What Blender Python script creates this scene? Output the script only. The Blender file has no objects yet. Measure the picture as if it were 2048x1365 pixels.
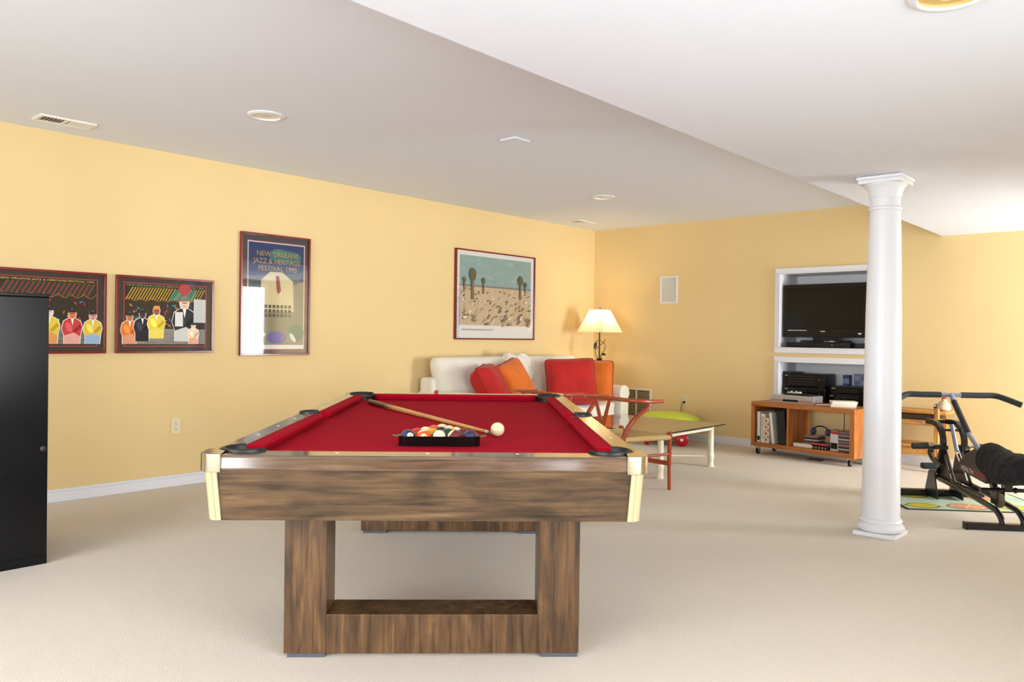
import bpy, bmesh, math, random
from mathutils import Vector, Matrix, Euler
random.seed(7)
SC = bpy.context.scene
COL = SC.collection
PI = math.pi

# ------------------------------------------------------------------ camera
YAW, PITCH, ROLL, CAMH = 0.7294, -0.0055, 0.0128, 1.1311
cy, sy = math.cos(YAW), math.sin(YAW)
F = Vector((-sy, cy, 0)); R = Vector((cy, sy, 0)); U = Vector((0, 0, 1))
F2 = F*math.cos(PITCH)+U*math.sin(PITCH); U2 = U*math.cos(PITCH)-F*math.sin(PITCH)
R3 = R*math.cos(ROLL)+U2*math.sin(ROLL); U3 = U2*math.cos(ROLL)-R*math.sin(ROLL)
cam_d = bpy.data.cameras.new('camera'); cam = bpy.data.objects.new('camera', cam_d); COL.objects.link(cam)
cam_d.sensor_fit = 'HORIZONTAL'; cam_d.sensor_width = 36; cam_d.lens = 1579.28/2048*36
cam_d.clip_start = 0.05
m = Matrix((R3, U3, -F2)).transposed().to_4x4(); m.translation = (0, 0, CAMH); cam.matrix_world = m
SC.camera = cam

# ------------------------------------------------------------------ world, daylight, exposure
W = bpy.data.worlds.new('sky'); SC.world = W; W.use_nodes = True
bg = W.node_tree.nodes['Background']; bg.inputs[0].default_value = (0.80, 0.90, 1.0, 1); bg.inputs[1].default_value = 1.2
def area(name, loc, rot, sx, sy_, power, color=(1, 1, 1)):
    l = bpy.data.lights.new(name, 'AREA'); l.shape = 'RECTANGLE'; l.size = sx; l.size_y = sy_; l.energy = power; l.color = color
    o = bpy.data.objects.new(name, l); o.location = loc; o.rotation_euler = rot; COL.objects.link(o); return o
XR, YR = 1.6, -3.2            # right and rear wall planes
# daylight entering through the glass door and windows of the right and rear walls
area('daylight_patio_door', (XR+.14, 7.27, 1.05), (0, PI/2, 0), 1.9, 1.05, 190, (.93, .965, 1.0))
area('daylight_right_window', (XR+.14, 1.35, 1.15), (0, PI/2, 0), 1.6, 2.7, 105, (.92, .96, 1.0))
area('daylight_right_window_near', (XR+.14, -1.70, 1.15), (0, PI/2, 0), 1.6, 2.3, 55, (.92, .96, 1.0))
area('daylight_rear_window', (-2.0, YR-.14, 1.2), (PI/2, 0, 0), 4.4, 1.7, 225, (.92, .96, 1.0))
SC.view_settings.view_transform = 'Standard'; SC.view_settings.look = 'None'
SC.view_settings.gamma = 1; SC.view_settings.use_curve_mapping = False
SC.view_settings.exposure = 0.72

# ------------------------------------------------------------------ materials
def lin(c):
    return tuple(((v/255)/12.92 if v/255 <= .04045 else ((v/255+.055)/1.055)**2.4) for v in c)+(1.0,)
MATS = {}
def mat(name, rgb, rough=.6, metal=0, noise=0, nscale=8, bump=0, bscale=60, spec=.5, coat=0, emit=None, estr=0, sheen=0, trans=0, stretch=None, rgb2=None, alpha=1):
    if name in MATS: return MATS[name]
    M = bpy.data.materials.new(name); M.use_nodes = True; nt = M.node_tree; b = nt.nodes['Principled BSDF']
    b.inputs['Base Color'].default_value = lin(rgb); b.inputs['Roughness'].default_value = rough; b.inputs['Metallic'].default_value = metal
    b.inputs['Specular IOR Level'].default_value = spec; b.inputs['Coat Weight'].default_value = coat; b.inputs['Coat Roughness'].default_value = .06
    b.inputs['Sheen Weight'].default_value = sheen
    if emit: b.inputs['Emission Color'].default_value = lin(emit); b.inputs['Emission Strength'].default_value = estr
    tc = nt.nodes.new('ShaderNodeTexCoord'); mp = nt.nodes.new('ShaderNodeMapping'); nt.links.new(tc.outputs['Object'], mp.inputs[0])
    if stretch: mp.inputs['Scale'].default_value = stretch
    if noise:
        n = nt.nodes.new('ShaderNodeTexNoise'); n.inputs['Scale'].default_value = nscale; n.inputs['Detail'].default_value = 5; nt.links.new(mp.outputs[0], n.inputs['Vector'])
        r = nt.nodes.new('ShaderNodeValToRGB'); nt.links.new(n.outputs['Fac'], r.inputs[0])
        a = lin(rgb); bb = lin(rgb2) if rgb2 else tuple(x*(1-noise) for x in a[:3])+(1,)
        r.color_ramp.elements[0].color = bb; r.color_ramp.elements[0].position = .35; r.color_ramp.elements[1].color = a; r.color_ramp.elements[1].position = .65
        nt.links.new(r.outputs[0], b.inputs['Base Color'])
    if bump:
        n = nt.nodes.new('ShaderNodeTexNoise'); n.inputs['Scale'].default_value = bscale; n.inputs['Detail'].default_value = 3; nt.links.new(mp.outputs[0], n.inputs['Vector'])
        bp = nt.nodes.new('ShaderNodeBump'); bp.inputs['Strength'].default_value = bump; bp.inputs['Distance'].default_value = .01
        nt.links.new(n.outputs['Fac'], bp.inputs['Height']); nt.links.new(bp.outputs[0], b.inputs['Normal'])
    MATS[name] = M; return M
def wood(name, dark, mid, light, axis='X', rough=.38, scale=1.0, blotch=.5, coat=.0):
    """grain along the given object axis: a stretched noise over broad dark blotches"""
    if name in MATS: return MATS[name]
    M = bpy.data.materials.new(name); M.use_nodes = True; nt = M.node_tree; b = nt.nodes['Principled BSDF']
    b.inputs['Roughness'].default_value = rough; b.inputs['Coat Weight'].default_value = coat; b.inputs['Coat Roughness'].default_value = .1
    tc = nt.nodes.new('ShaderNodeTexCoord'); mp = nt.nodes.new('ShaderNodeMapping'); nt.links.new(tc.outputs['Object'], mp.inputs[0])
    s = {'X': (1.6, 26, 26), 'Y': (26, 1.6, 26), 'Z': (26, 26, 1.6)}[axis]
    mp.inputs['Scale'].default_value = tuple(v*scale for v in s)
    n = nt.nodes.new('ShaderNodeTexNoise'); n.inputs['Scale'].default_value = 1.6; n.inputs['Detail'].default_value = 8; n.inputs['Roughness'].default_value = .62; n.inputs['Distortion'].default_value = .7
    nt.links.new(mp.outputs[0], n.inputs['Vector'])
    r = nt.nodes.new('ShaderNodeValToRGB'); e = r.color_ramp.elements
    e[0].position = .30; e[0].color = lin(dark); e[1].position = .68; e[1].color = lin(light); k = e.new(.48); k.color = lin(mid)
    nt.links.new(n.outputs['Fac'], r.inputs[0])
    mp2 = nt.nodes.new('ShaderNodeMapping'); nt.links.new(tc.outputs['Object'], mp2.inputs[0])
    s2 = {'X': (1.2, 4, 4), 'Y': (4, 1.2, 4), 'Z': (4, 4, 1.2)}[axis]; mp2.inputs['Scale'].default_value = tuple(v*scale for v in s2)
    n2 = nt.nodes.new('ShaderNodeTexNoise'); n2.inputs['Scale'].default_value = 2.4; n2.inputs['Detail'].default_value = 4; n2.inputs['Distortion'].default_value = 1.2; nt.links.new(mp2.outputs[0], n2.inputs['Vector'])
    r2 = nt.nodes.new('ShaderNodeValToRGB'); r2.color_ramp.elements[0].position = .36; r2.color_ramp.elements[0].color = (1-blotch,)*3+(1,); r2.color_ramp.elements[1].position = .58; r2.color_ramp.elements[1].color = (1, 1, 1, 1)
    nt.links.new(n2.outputs['Fac'], r2.inputs[0])
    mx = nt.nodes.new('ShaderNodeMix'); mx.data_type = 'RGBA'; mx.blend_type = 'MULTIPLY'; mx.inputs[0].default_value = 1
    nt.links.new(r.outputs[0], mx.inputs[6]); nt.links.new(r2.outputs[0], mx.inputs[7]); nt.links.new(mx.outputs[2], b.inputs['Base Color'])
    MATS[name] = M; return M
def glass_mat(name, tint=(1, 1, 1), gloss=1.0):
    if name in MATS: return MATS[name]
    M = bpy.data.materials.new(name); M.use_nodes = True; nt = M.node_tree; nt.nodes.clear()
    o = nt.nodes.new('ShaderNodeOutputMaterial'); t = nt.nodes.new('ShaderNodeBsdfTransparent'); t.inputs[0].default_value = tint+(1,)
    g = nt.nodes.new('ShaderNodeBsdfGlossy'); g.inputs['Roughness'].default_value = .015
    fr = nt.nodes.new('ShaderNodeFresnel'); fr.inputs[0].default_value = 1.5
    mt = nt.nodes.new('ShaderNodeMath'); mt.operation = 'MULTIPLY'; mt.inputs[1].default_value = gloss; nt.links.new(fr.outputs[0], mt.inputs[0])
    mx = nt.nodes.new('ShaderNodeMixShader'); nt.links.new(mt.outputs[0], mx.inputs[0]); nt.links.new(t.outputs[0], mx.inputs[1]); nt.links.new(g.outputs[0], mx.inputs[2]); nt.links.new(mx.outputs[0], o.inputs[0])
    MATS[name] = M; return M

# ------------------------------------------------------------------ mesh builder
class MB:
    def __init__(s): s.v = []; s.f = []; s.m = []; s.mi = 0
    def add(s, vs, fs):
        o = len(s.v); s.v += [tuple(x) for x in vs]
        for f in fs: s.f.append(tuple(i+o for i in f)); s.m.append(s.mi)
        return s
    def box(s, lo, hi, M=None):
        x0, y0, z0 = lo; x1, y1, z1 = hi
        vs = [Vector(p) for p in ((x0, y0, z0), (x1, y0, z0), (x1, y1, z0), (x0, y1, z0), (x0, y0, z1), (x1, y0, z1), (x1, y1, z1), (x0, y1, z1))]
        if M: vs = [M @ p for p in vs]
        return s.add(vs, [(0, 3, 2, 1), (4, 5, 6, 7), (0, 1, 5, 4), (1, 2, 6, 5), (2, 3, 7, 6), (3, 0, 4, 7)])
    def cbox(s, c, d, M=None):
        return s.box([c[i]-d[i]/2 for i in range(3)], [c[i]+d[i]/2 for i in range(3)], M)
    def loft(s, rings, cap=True, closed=True):
        n = len(rings[0]); o = len(s.v); vs = [p for r in rings for p in r]; fs = []
        for k in range(len(rings)-1):
            for i in range(n if closed else n-1):
                j = (i+1) % n; fs.append((k*n+i, k*n+j, (k+1)*n+j, (k+1)*n+i))
        if cap and closed: fs.append(tuple(range(n-1, -1, -1))); fs.append(tuple((len(rings)-1)*n+i for i in range(n)))
        return s.add(vs, fs)
    def prism(s, poly, z0, z1, M=None):
        a = [Vector((p[0], p[1], z0)) for p in poly]; b = [Vector((p[0], p[1], z1)) for p in poly]
        if M: a = [M @ p for p in a]; b = [M @ p for p in b]
        return s.loft([a, b])
    def tube(s, path, r, seg=10, cap=True, sq=None):
        path = [Vector(p) for p in path]; n = len(path); rr = r if isinstance(r, (list, tuple)) else [r]*n
        rings = []; up = None
        for i, p in enumerate(path):
            t = (path[min(i+1, n-1)]-path[max(i-1, 0)]).normalized()
            if up is None:
                up = Vector((0, 0, 1)) if abs(t.z) < .9 else Vector((0, 1, 0))
            a = (up - t*up.dot(t)).normalized(); b = t.cross(a); up = a
            if sq: w, h = sq; rings.append([p + b*x*w/2 + a*y*h/2 for x, y in ((-1, -1), (1, -1), (1, 1), (-1, 1))])
            else: rings.append([p + (a*math.cos(2*PI*k/seg) + b*math.sin(2*PI*k/seg))*rr[i] for k in range(seg)])
        return s.loft(rings, cap)
    def lathe(s, prof, seg=24, c=(0, 0, 0), M=None, a0=0):
        rings = [[Vector((c[0]+r*math.cos(a0+2*PI*k/seg), c[1]+r*math.sin(a0+2*PI*k/seg), c[2]+z)) for k in range(seg)] for r, z in prof]
        if M: rings = [[M @ p for p in q] for q in rings]
        return s.loft(rings)
    def quad(s, a, b, c, d): return s.add([a, b, c, d], [(0, 1, 2, 3)])
    def build(s, name, mats, parent=None, smooth=False, bevel=0, seg=2, sub=0, auto=None):
        me = bpy.data.meshes.new(name); me.from_pydata(s.v, [], s.f)
        if not isinstance(mats, (list, tuple)): mats = [mats]
        for x in mats: me.materials.append(x)
        for p, i in zip(me.polygons, s.m): p.material_index = min(i, len(mats)-1)
        bm = bmesh.new(); bm.from_mesh(me); bmesh.ops.recalc_face_normals(bm, faces=bm.faces); bm.to_mesh(me); bm.free()
        o = bpy.data.objects.new(name, me); COL.objects.link(o); o.parent = parent
        if smooth:
            for p in me.polygons: p.use_smooth = True
            me.set_sharp_from_angle(angle=math.radians(auto or 40))
        if bevel:
            b = o.modifiers.new('bevel', 'BEVEL'); b.width = bevel; b.segments = seg; b.harden_normals = bool(smooth); b.limit_method = 'ANGLE'; b.angle_limit = math.radians(35)
        if sub:
            b = o.modifiers.new('sub', 'SUBSURF'); b.levels = sub; b.render_levels = sub
        return o
def bx(lo, hi): return MB().box(lo, hi)
def tag(o, label=None, cat=None, group=None, kind=None):
    if label: o['label'] = label
    if cat: o['category'] = cat
    if group: o['group'] = group
    if kind: o['kind'] = kind
    return o
def thing(name, label, cat, loc=(0, 0, 0), rz=0, group=None):
    o = bpy.data.objects.new(name, None); COL.objects.link(o); o.location = loc; o.rotation_euler = (0, 0, rz); o.empty_display_size = .1
    return tag(o, label, cat, group)
def struct(o, label=None): return tag(o, label, kind='structure')
def dup(root, loc, rz, label, group=None):
    r = root.copy(); COL.objects.link(r); r.location = loc; r.rotation_euler = (0, 0, rz); r['label'] = label
    if group: r['group'] = group
    for ch in list(root.children):
        c = ch.copy(); COL.objects.link(c); c.parent = r
        for g in ch.children: d = g.copy(); COL.objects.link(d); d.parent = c
    return r
def curve_pts(pts, n=8):
    """Catmull-Rom through pts"""
    P = [Vector(p) for p in pts]; P = [P[0]*2-P[1]]+P+[P[-1]*2-P[-2]]; out = []
    for i in range(1, len(P)-2):
        for k in range(n):
            t = k/n; a, b, c, d = P[i-1:i+3]
            out.append(.5*((2*b)+(-a+c)*t+(2*a-5*b+4*c-d)*t*t+(-a+3*b-3*c+d)*t**3))
    out.append(P[-2]); return out
def text_mesh(name, txt, size, material, parent, M, align='LEFT', spacing=1.0, width=None):
    """flat lettering; M maps text plane (x right, y up) into the parent's space"""
    cu = bpy.data.curves.new(name+'_c', 'FONT'); cu.body = txt; cu.size = size; cu.align_x = align; cu.space_character = spacing; cu.resolution_u = 3
    to = bpy.data.objects.new(name+'_c', cu); COL.objects.link(to)
    dg = bpy.context.evaluated_depsgraph_get(); me = bpy.data.meshes.new_from_object(to.evaluated_get(dg))
    bpy.data.objects.remove(to); bpy.data.curves.remove(cu)
    if width and len(me.vertices):
        xs = [v.co.x for v in me.vertices]; sc = width/max(1e-6, max(xs)-min(xs)); me.transform(Matrix.Diagonal((sc, 1, 1, 1)))
    me.transform(M); me.materials.clear(); me.materials.append(material); me.name = name
    o = bpy.data.objects.new(name, me); COL.objects.link(o); o.parent = parent; return o
def pillow(w, h, t, n=14, pinch=.10, seed=0, wob=.012):
    """stuffed cushion, in XZ plane, thickness along Y"""
    rnd = random.Random(seed); ph = [rnd.uniform(0, 6.28) for _ in range(6)]
    mb = MB(); vs = []; fs = []
    for side in (1, -1):
        for i in range(n+1):
            for j in range(n+1):
                u = -1+2*i/n; v = -1+2*j/n
                e = max(0, (1-u**4)*(1-v**4)); th = t/2*e**.45
                rc = 1-.075*(u*v)**6; px = u*rc*(1-pinch*(1-v*v)*.55); pz = v*rc*(1-pinch*(1-u*u)*.55)
                d = wob*e*(math.sin(3*u+ph[0])*math.sin(4*v+ph[1])+.6*math.sin(7*u+5*v+ph[2]))
                vs.append((px*w/2, side*(th+d*.8), pz*h/2))
    N = (n+1)*(n+1)
    for s in range(2):
        for i in range(n):
            for j in range(n):
                a = s*N+i*(n+1)+j; q = (a, a+n+1, a+n+2, a+1); fs.append(q if s == 0 else q[::-1])
    mb.add(vs, fs); return mb
def weld(o, d=.0006):
    bm = bmesh.new(); bm.from_mesh(o.data); bmesh.ops.remove_doubles(bm, verts=bm.verts, dist=d); bmesh.ops.recalc_face_normals(bm, faces=bm.faces); bm.to_mesh(o.data); bm.free()
    return o
def orient(n, up=(0, 0, 1)):
    """matrix whose -Y looks along n (front of a pillow) and whose Z leans to up"""
    y = -Vector(n).normalized(); z = Vector(up); z = (z-y*z.dot(y)).normalized(); x = y.cross(z)
    return Matrix((x, y, z)).transposed().to_4x4()

WALL = mat('wall_paint_yellow', (231, 204, 148), .85, noise=.03, nscale=1.5, bump=.04, bscale=220)
CEIL = mat('ceiling_paint_white', (226, 231, 241), .9, bump=.03, bscale=200)
WHITE = mat('trim_paint_white', (230, 231, 236), .35)
CARPET = mat('carpet_beige', (229, 214, 193), .95, noise=.10, nscale=130, bump=.55, bscale=260, sheen=.3)
BLACK = mat('black_plastic', (14, 14, 16), .35, spec=.3)
DARKGLOSS = mat('black_gloss', (10, 10, 11), .16, spec=.3)
CHROME = mat('chrome', (210, 210, 212), .18, metal=1)
BRASSY = mat('polished_nickel', (205, 198, 178), .16, metal=1)
GLASS = glass_mat('clear_glass')

# ------------------------------------------------------------------ room shell
XL, YB, ZC, SX, SZ = -5.708, 7.886, 2.44, -1.865, 2.089
TH = .12
def wall_cells(u0, u1, v0, v1, holes):
    us = sorted({u0, u1, *[h[0] for h in holes], *[h[1] for h in holes]}); vs = sorted({v0, v1, *[h[2] for h in holes], *[h[3] for h in holes]})
    for i in range(len(us)-1):
        for j in range(len(vs)-1):
            a, b, c, d = us[i], us[i+1], vs[j], vs[j+1]; mu, mv = (a+b)/2, (c+d)/2
            if not any(h[0] < mu < h[1] and h[2] < mv < h[3] for h in holes): yield a, b, c, d
struct(bx((XL-TH, YR-TH, -.1), (XR+TH, YB+TH, 0)).build('floor', CARPET))
struct(bx((XL-TH, YR-TH, ZC), (SX+.02, YB+TH, ZC+.1)).build('ceiling', CEIL))
struct(bx((SX, YR-TH, SZ), (XR+TH, YB+TH, ZC+.1)).build('ceiling_soffit', CEIL))
struct(bx((XL-TH, YR, 0), (XL, YB, ZC)).build('wall_left', WALL))
N1 = (-3.364, -2.39, 1.046, 1.820); N2 = (-3.364, -2.39, .488, .917); ND = .42
wb = MB()
for a, b, c, d in wall_cells(XL-TH, XR+TH, 0, ZC, [N1, N2]): wb.box((a, YB, c), (b, YB+TH, d))
wall_back = struct(wb.build('wall_back', WALL))
for k, (a, b, c, d) in enumerate((N1, N2)):
    y0, y1 = YB+.001, YB+ND; nb = MB(); e = .012
    nb.box((a, y0, c), (a+e, y1, d)); nb.box((b-e, y0, c), (b, y1, d)); nb.box((a+e, y0, d-e), (b-e, y1, d)); nb.box((a+e, y0, c), (b-e, y1, c+e)); nb.box((a, y1, c), (b, y1+e, d))
    tag(nb.build('niche_lining', WHITE, wall_back), 'white painted wall niche')
    w = .058; a, b, c, d = a+.012, b-.012, c+.012, d-.012
    tr = bpy.data.objects.new('trim_%d' % (k+1), None); COL.objects.link(tr); struct(tr)
    for lo, hi in (((a-w, d), (b+w, d+w)), ((a-w, c-w), (b+w, c)), ((a-w, c), (a, d)), ((b, c), (b+w, d))):
        q = MB().box((lo[0], YB-.018, lo[1]), (hi[0], YB, hi[1])); q.build('casing_board', WHITE, tr, bevel=.006)
    q = MB(); g = .012
    for lo, hi in (((a-g, d), (b+g, d+g)), ((a-g, c-g), (b+g, c)), ((a-g, c), (a, d)), ((b, c), (b+g, d))): q.box((lo[0], YB-.026, lo[1]), (hi[0], YB-.017, hi[1]))
    q.build('inner_bead', WHITE, tr, bevel=.003)
# right and rear walls with their glazing (out of frame; the daylight comes in here)
WIN = mat('window_frame_white', (238, 238, 238), .4)
wr = MB(); HR = [(6.74, 7.80, .04, 2.03), (-.05, 2.75, .32, 1.98), (-2.90, -.50, .32, 1.98)]
for a, b, c, d in wall_cells(YR-TH, YB, 0, SZ+.05, HR): wr.box((XR, a, c), (XR+TH, b, d))
struct(wr.build('wall_right', WALL))
HB = [(-4.25, .25, .32, 2.02)]; wq = MB()
for a, b, c, d in wall_cells(XL-TH, XR+TH, 0, ZC, HB): wq.box((a, YR-TH, c), (b, YR, d))
struct(wq.build('wall_rear', WALL))
def window(name, axis, h, pos, nmull):
    o = bpy.data.objects.new(name, None); COL.objects.link(o); struct(o); a, b, c, d = h; f = .06
    def P(u0, u1, v0, v1, t0, t1): return ((pos+t0, u0, v0), (pos+t1, u1, v1)) if axis == 'X' else ((u0, pos+t0, v0), (u1, pos+t1, v1))
    s = 1 if axis == 'X' else -1
    def put(n, u0, u1, v0, v1, t0, t1, mm):
        lo, hi = P(u0, u1, v0, v1, min(s*t0, s*t1), max(s*t0, s*t1)); bx(lo, hi).build(n, mm, o)
    put('window_frame', a, b, d-f, d, .01, .09, WIN); put('window_frame', a, b, c, c+f, .01, .09, WIN)
    put('window_frame', a, a+f, c+f, d-f, .01, .09, WIN); put('window_frame', b-f, b, c+f, d-f, .01, .09, WIN)
    w = (b-a)/nmull
    for k in range(nmull):
        if k: put('mullion', a+k*w-.03, a+k*w+.03, c+f, d-f, .015, .085, WIN)
        put('pane', a+k*w+(.03 if k else f), a+(k+1)*w-(.03 if k < nmull-1 else f), c+f, d-f, .045, .051, GLASS)
window('door_1', 'X', HR[0], XR, 2); window('window_1', 'X', HR[1], XR, 3); window('window_2', 'Y', HB[0], YR, 4); window('window_3', 'X', HR[2], XR, 2)
bb = MB().box((XL, YR, 0), (XL+.014, YB, .066)).box((XL, YR, .066), (XL+.009, YB, .084)); struct(bb.build('baseboard_left', WHITE, bevel=.003))
bb = MB().box((XL+.014, YB-.014, 0), (XR, YB, .066)).box((XL+.009, YB-.009, .066), (XR, YB, .084)); struct(bb.build('baseboard_back', WHITE, bevel=.003))
bb = MB()
for a, b in ((YR, 6.74), (7.80, YB-.02)): bb.box((XR-.014, a, 0), (XR, b, .08))
struct(bb.build('baseboard_right', WHITE, bevel=.003))
struct(bx((XL+.014, YR, 0), (XR-.014, YR+.014, .08)).build('baseboard_rear', WHITE, bevel=.003))

# ------------------------------------------------------------------ pool table
TR = math.radians(43.854); TX, TY = -2.708, 2.574
WX = wood('walnut_laminate_long', (46, 33, 22), (84, 62, 40), (114, 87, 58), 'X', rough=.32, blotch=.55)
WY = wood('walnut_laminate_side', (46, 33, 22), (84, 62, 40), (114, 87, 58), 'Y', rough=.32, blotch=.55)
WZ = wood('walnut_laminate_upright', (56, 38, 24), (94, 66, 40), (124, 90, 56), 'Z', rough=.34, blotch=.5)
RX = wood('rail_walnut_end', (66, 47, 36), (98, 74, 56), (120, 95, 76), 'X', rough=.12, blotch=.3, coat=.8)
RY = wood('rail_walnut_side', (66, 47, 36), (98, 74, 56), (120, 95, 76), 'Y', rough=.16, blotch=.3, coat=.5)
FELT = mat('red_billiard_cloth', (176, 4, 36), .95, noise=.08, nscale=90, bump=.04, bscale=500, spec=.12)
CREAM = mat('cream_plastic_trim', (184, 174, 134), .4)
PKT = mat('pocket_black_rubber', (14, 15, 17), .42)
pt = thing('pool_table', 'pool table with red cloth, walnut sides and metal corner caps, standing on carpet', 'pool table', (TX, TY, 0), TR)
ZT, ZBED = .764, .727
def arc(cx, cy_, r, a0, a1, n=10): return [(cx+r*math.cos(math.radians(a0+(a1-a0)*i/n)), cy_+r*math.sin(math.radians(a0+(a1-a0)*i/n))) for i in range(n+1)]
PCX, PCY, PR = .578, 1.20, .080
HB_ = [1, -1]
def flip(poly, sx, sy_): return [(x*sx, y*sy_) for x, y in poly]
# bed: cloth over slate, cut round the pockets
bed = []
q = [(.603, .062)] + [(.603, 1.12)] + arc(PCX, PCY, .066, -68, -202, 10)
right_top = q
poly = []
for sx, sy_ in ((1, 1), (-1, 1), (-1, -1), (1, -1)):
    c = [(.603, .055), (.603, 1.135)] + arc(PCX, PCY, .066, -70, -205, 10)
    c = flip(c, sx, sy_)
    if sx*sy_ < 0: c = c[::-1]
    poly += c
MB().prism(poly, .69, ZBED).build('cloth_bed', FELT, pt)
# rails
for sy_ in (-1, 1):
    left = arc(-PCX, -PCY, PR, -23, -122, 10); right = arc(PCX, -PCY, PR, -58, -157, 10)
    p = [(-.622, -1.335), (.622, -1.335)] + right + left
    er = MB().prism(flip(p, 1, -sy_ if sy_ > 0 else 1), .7185, ZT).build('end_rail', RX, pt, bevel=.009, seg=4, smooth=True)
    for v in er.data.vertices:                      # the face leans back a little
        if v.co.z < .73 and abs(v.co.y) > 1.33: v.co.y *= 1.0048
for sx in (-1, 1):
    for sy_ in (-1, 1):
        p = [(.675, -1.2)] + [(.675, -.058)] + [(.66, -.058)] + arc(.640, 0, .060, -70, -120, 4)[::1] + [(.608, -.07)] + arc(PCX, -PCY, PR, 68, 0, 6)
        MB().prism(flip(p, sx, -sy_ if sy_ > 0 else 1), .7185, ZT).build('side_rail', RY, pt, bevel=.010, seg=3, smooth=True)
# cushions (six): section from the rail edge to the nose
def cushion(back, nose, b0, b1, n0, n1, axis):
    def sec(tb, tn):
        pts = [(back, tb, .7635), (nose+.006*(1 if nose < back else -1), tn, .762), (nose, tn, .755), (nose+.018*(1 if nose < back else -1), tn+(tb-tn)*.3, ZBED+.001), (back, tb, ZBED+.001)]
        return [Vector((a, t, z)) if axis == 'Y' else Vector((t, a, z)) for a, t, z in pts]
    return MB().loft([sec(b0, n0), sec(b1, n1)]).build('cushion', FELT, pt, bevel=.003)
for s in (-1, 1):
    for d in (-1, 1): cushion(s*.608, s*.555, d*.064, d*1.130, d*.085, d*1.078, 'Y')
    cushion(s*1.231, s*1.178, -.506, .506, -.455, .455, 'X')
# diamonds on the rails
PEARL = mat('sight_inlay_pearl', (235, 228, 205), .3)
for sy_ in (-1, 1):
    for i in (-1, 0, 1):
        MB().lathe([(.0055, 0), (.0055, .0012)], 12, (i*.28, sy_*1.268, ZT-.0004)).build('sight_dot', PEARL, pt)
for sx in (-1, 1):
    for i in (-3, -2, -1, 1, 2, 3): MB().lathe([(.0055, 0), (.0055, .0012)], 12, (sx*.642, i*.28, ZT-.0004)).build('sight_dot', PEARL, pt)
# corner castings and cream corner posts
for sx in (-1, 1):
    for sy_ in (-1, 1):
        p = [(.612, 1.347)] + [(x, y) for x, y in arc(.684-.05, 1.347-.05, .05, 90, 0, 8)] + [(.684, 1.235)] + [(.664, 1.20)] + arc(PCX, PCY, PR+.002, 0, 58, 6)
        q = flip(p, sx, sy_)
        MB().prism(q, .714, ZT+.005).build('corner_casting', BRASSY, pt, bevel=.018, seg=5, smooth=True)
        def post(o, i, yo, yi, z):
            r = .03; pl = [(i, yo)] + arc(o-r, yo-r, r, 90, 0, 6) + [(o, yi), (o-.02, yi), (i, yo-.02)]
            return [Vector((x*sx, y*sy_, z)) for x, y in pl]
        MB().loft([post(.670, .628, 1.333, 1.285, .714), post(.662, .620, 1.312, 1.265, .563)]).build('corner_post', CREAM, pt)
        MB().loft([[Vector((x*sx, y*sy_, .7141)) for x, y in ((.643, 1.3345), (.6455, 1.3345), (.6455, 1.32), (.643, 1.32))], [Vector((x*sx, y*sy_, .563)) for x, y in ((.635, 1.3135), (.6375, 1.3135), (.6375, 1.29), (.635, 1.29))]]).build('post_groove', mat('groove_tan', (178, 166, 122), .5), pt)
        # corner pocket: rubber wall and the crescent lip
        pk = MB(); c = (PCX*sx, PCY*sy_)
        a0 = {(1, 1): -65, (-1, 1): 40, (-1, -1): 115, (1, -1): 220}[(sx, sy_)]
        a_mid = math.degrees(math.atan2(sy_, sx))
        pk.lathe([(.065, .58), (.066, .69), (.070, .755)], 24, (c[0], c[1], 0)).build('pocket_liner', PKT, pt, smooth=True)
        lip = MB(); rings = []
        for i in range(17):
            a = math.radians(a_mid-118+236*i/16); w = .5+.5*math.cos((i/16-.5)*PI*.9)
            d = Vector((math.cos(a), math.sin(a), 0)); o0 = Vector((c[0], c[1], 0)); ri, ro = .062, .064+.015*w
            rings.append([o0+d*ri+Vector((0, 0, .735)), o0+d*ro+Vector((0, 0, .755)), o0+d*(ro-.003)+Vector((0, 0, .770)), o0+d*(ri+.004)+Vector((0, 0, .773)), o0+d*ri+Vector((0, 0, .768))])
        lip.loft(rings).build('pocket_lip', PKT, pt, smooth=True)
    # side pocket
    c = (.642*sx, 0)
    MB().lathe([(.052, .58), (.053, .70), (.055, .756)], 24, (c[0], 0, 0)).build('pocket_liner', PKT, pt, smooth=True)
    rings = []
    for i in range(17):
        a = math.radians(-112+224*i/16); d = Vector((math.cos(a)*sx, math.sin(a), 0)); o0 = Vector((c[0]-.012*sx, 0, 0)); ri, ro = .047, .060-.004*abs(i/8-1)
        rings.append([o0+d*ri+Vector((0, 0, .735)), o0+d*ro+Vector((0, 0, .745)), o0+d*(ro-.002)+Vector((0, 0, .769)), o0+d*(ri+.003)+Vector((0, 0, .772)), o0+d*ri+Vector((0, 0, .768))])
    MB().loft(rings).build('pocket_lip', PKT, pt, smooth=True)
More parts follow.
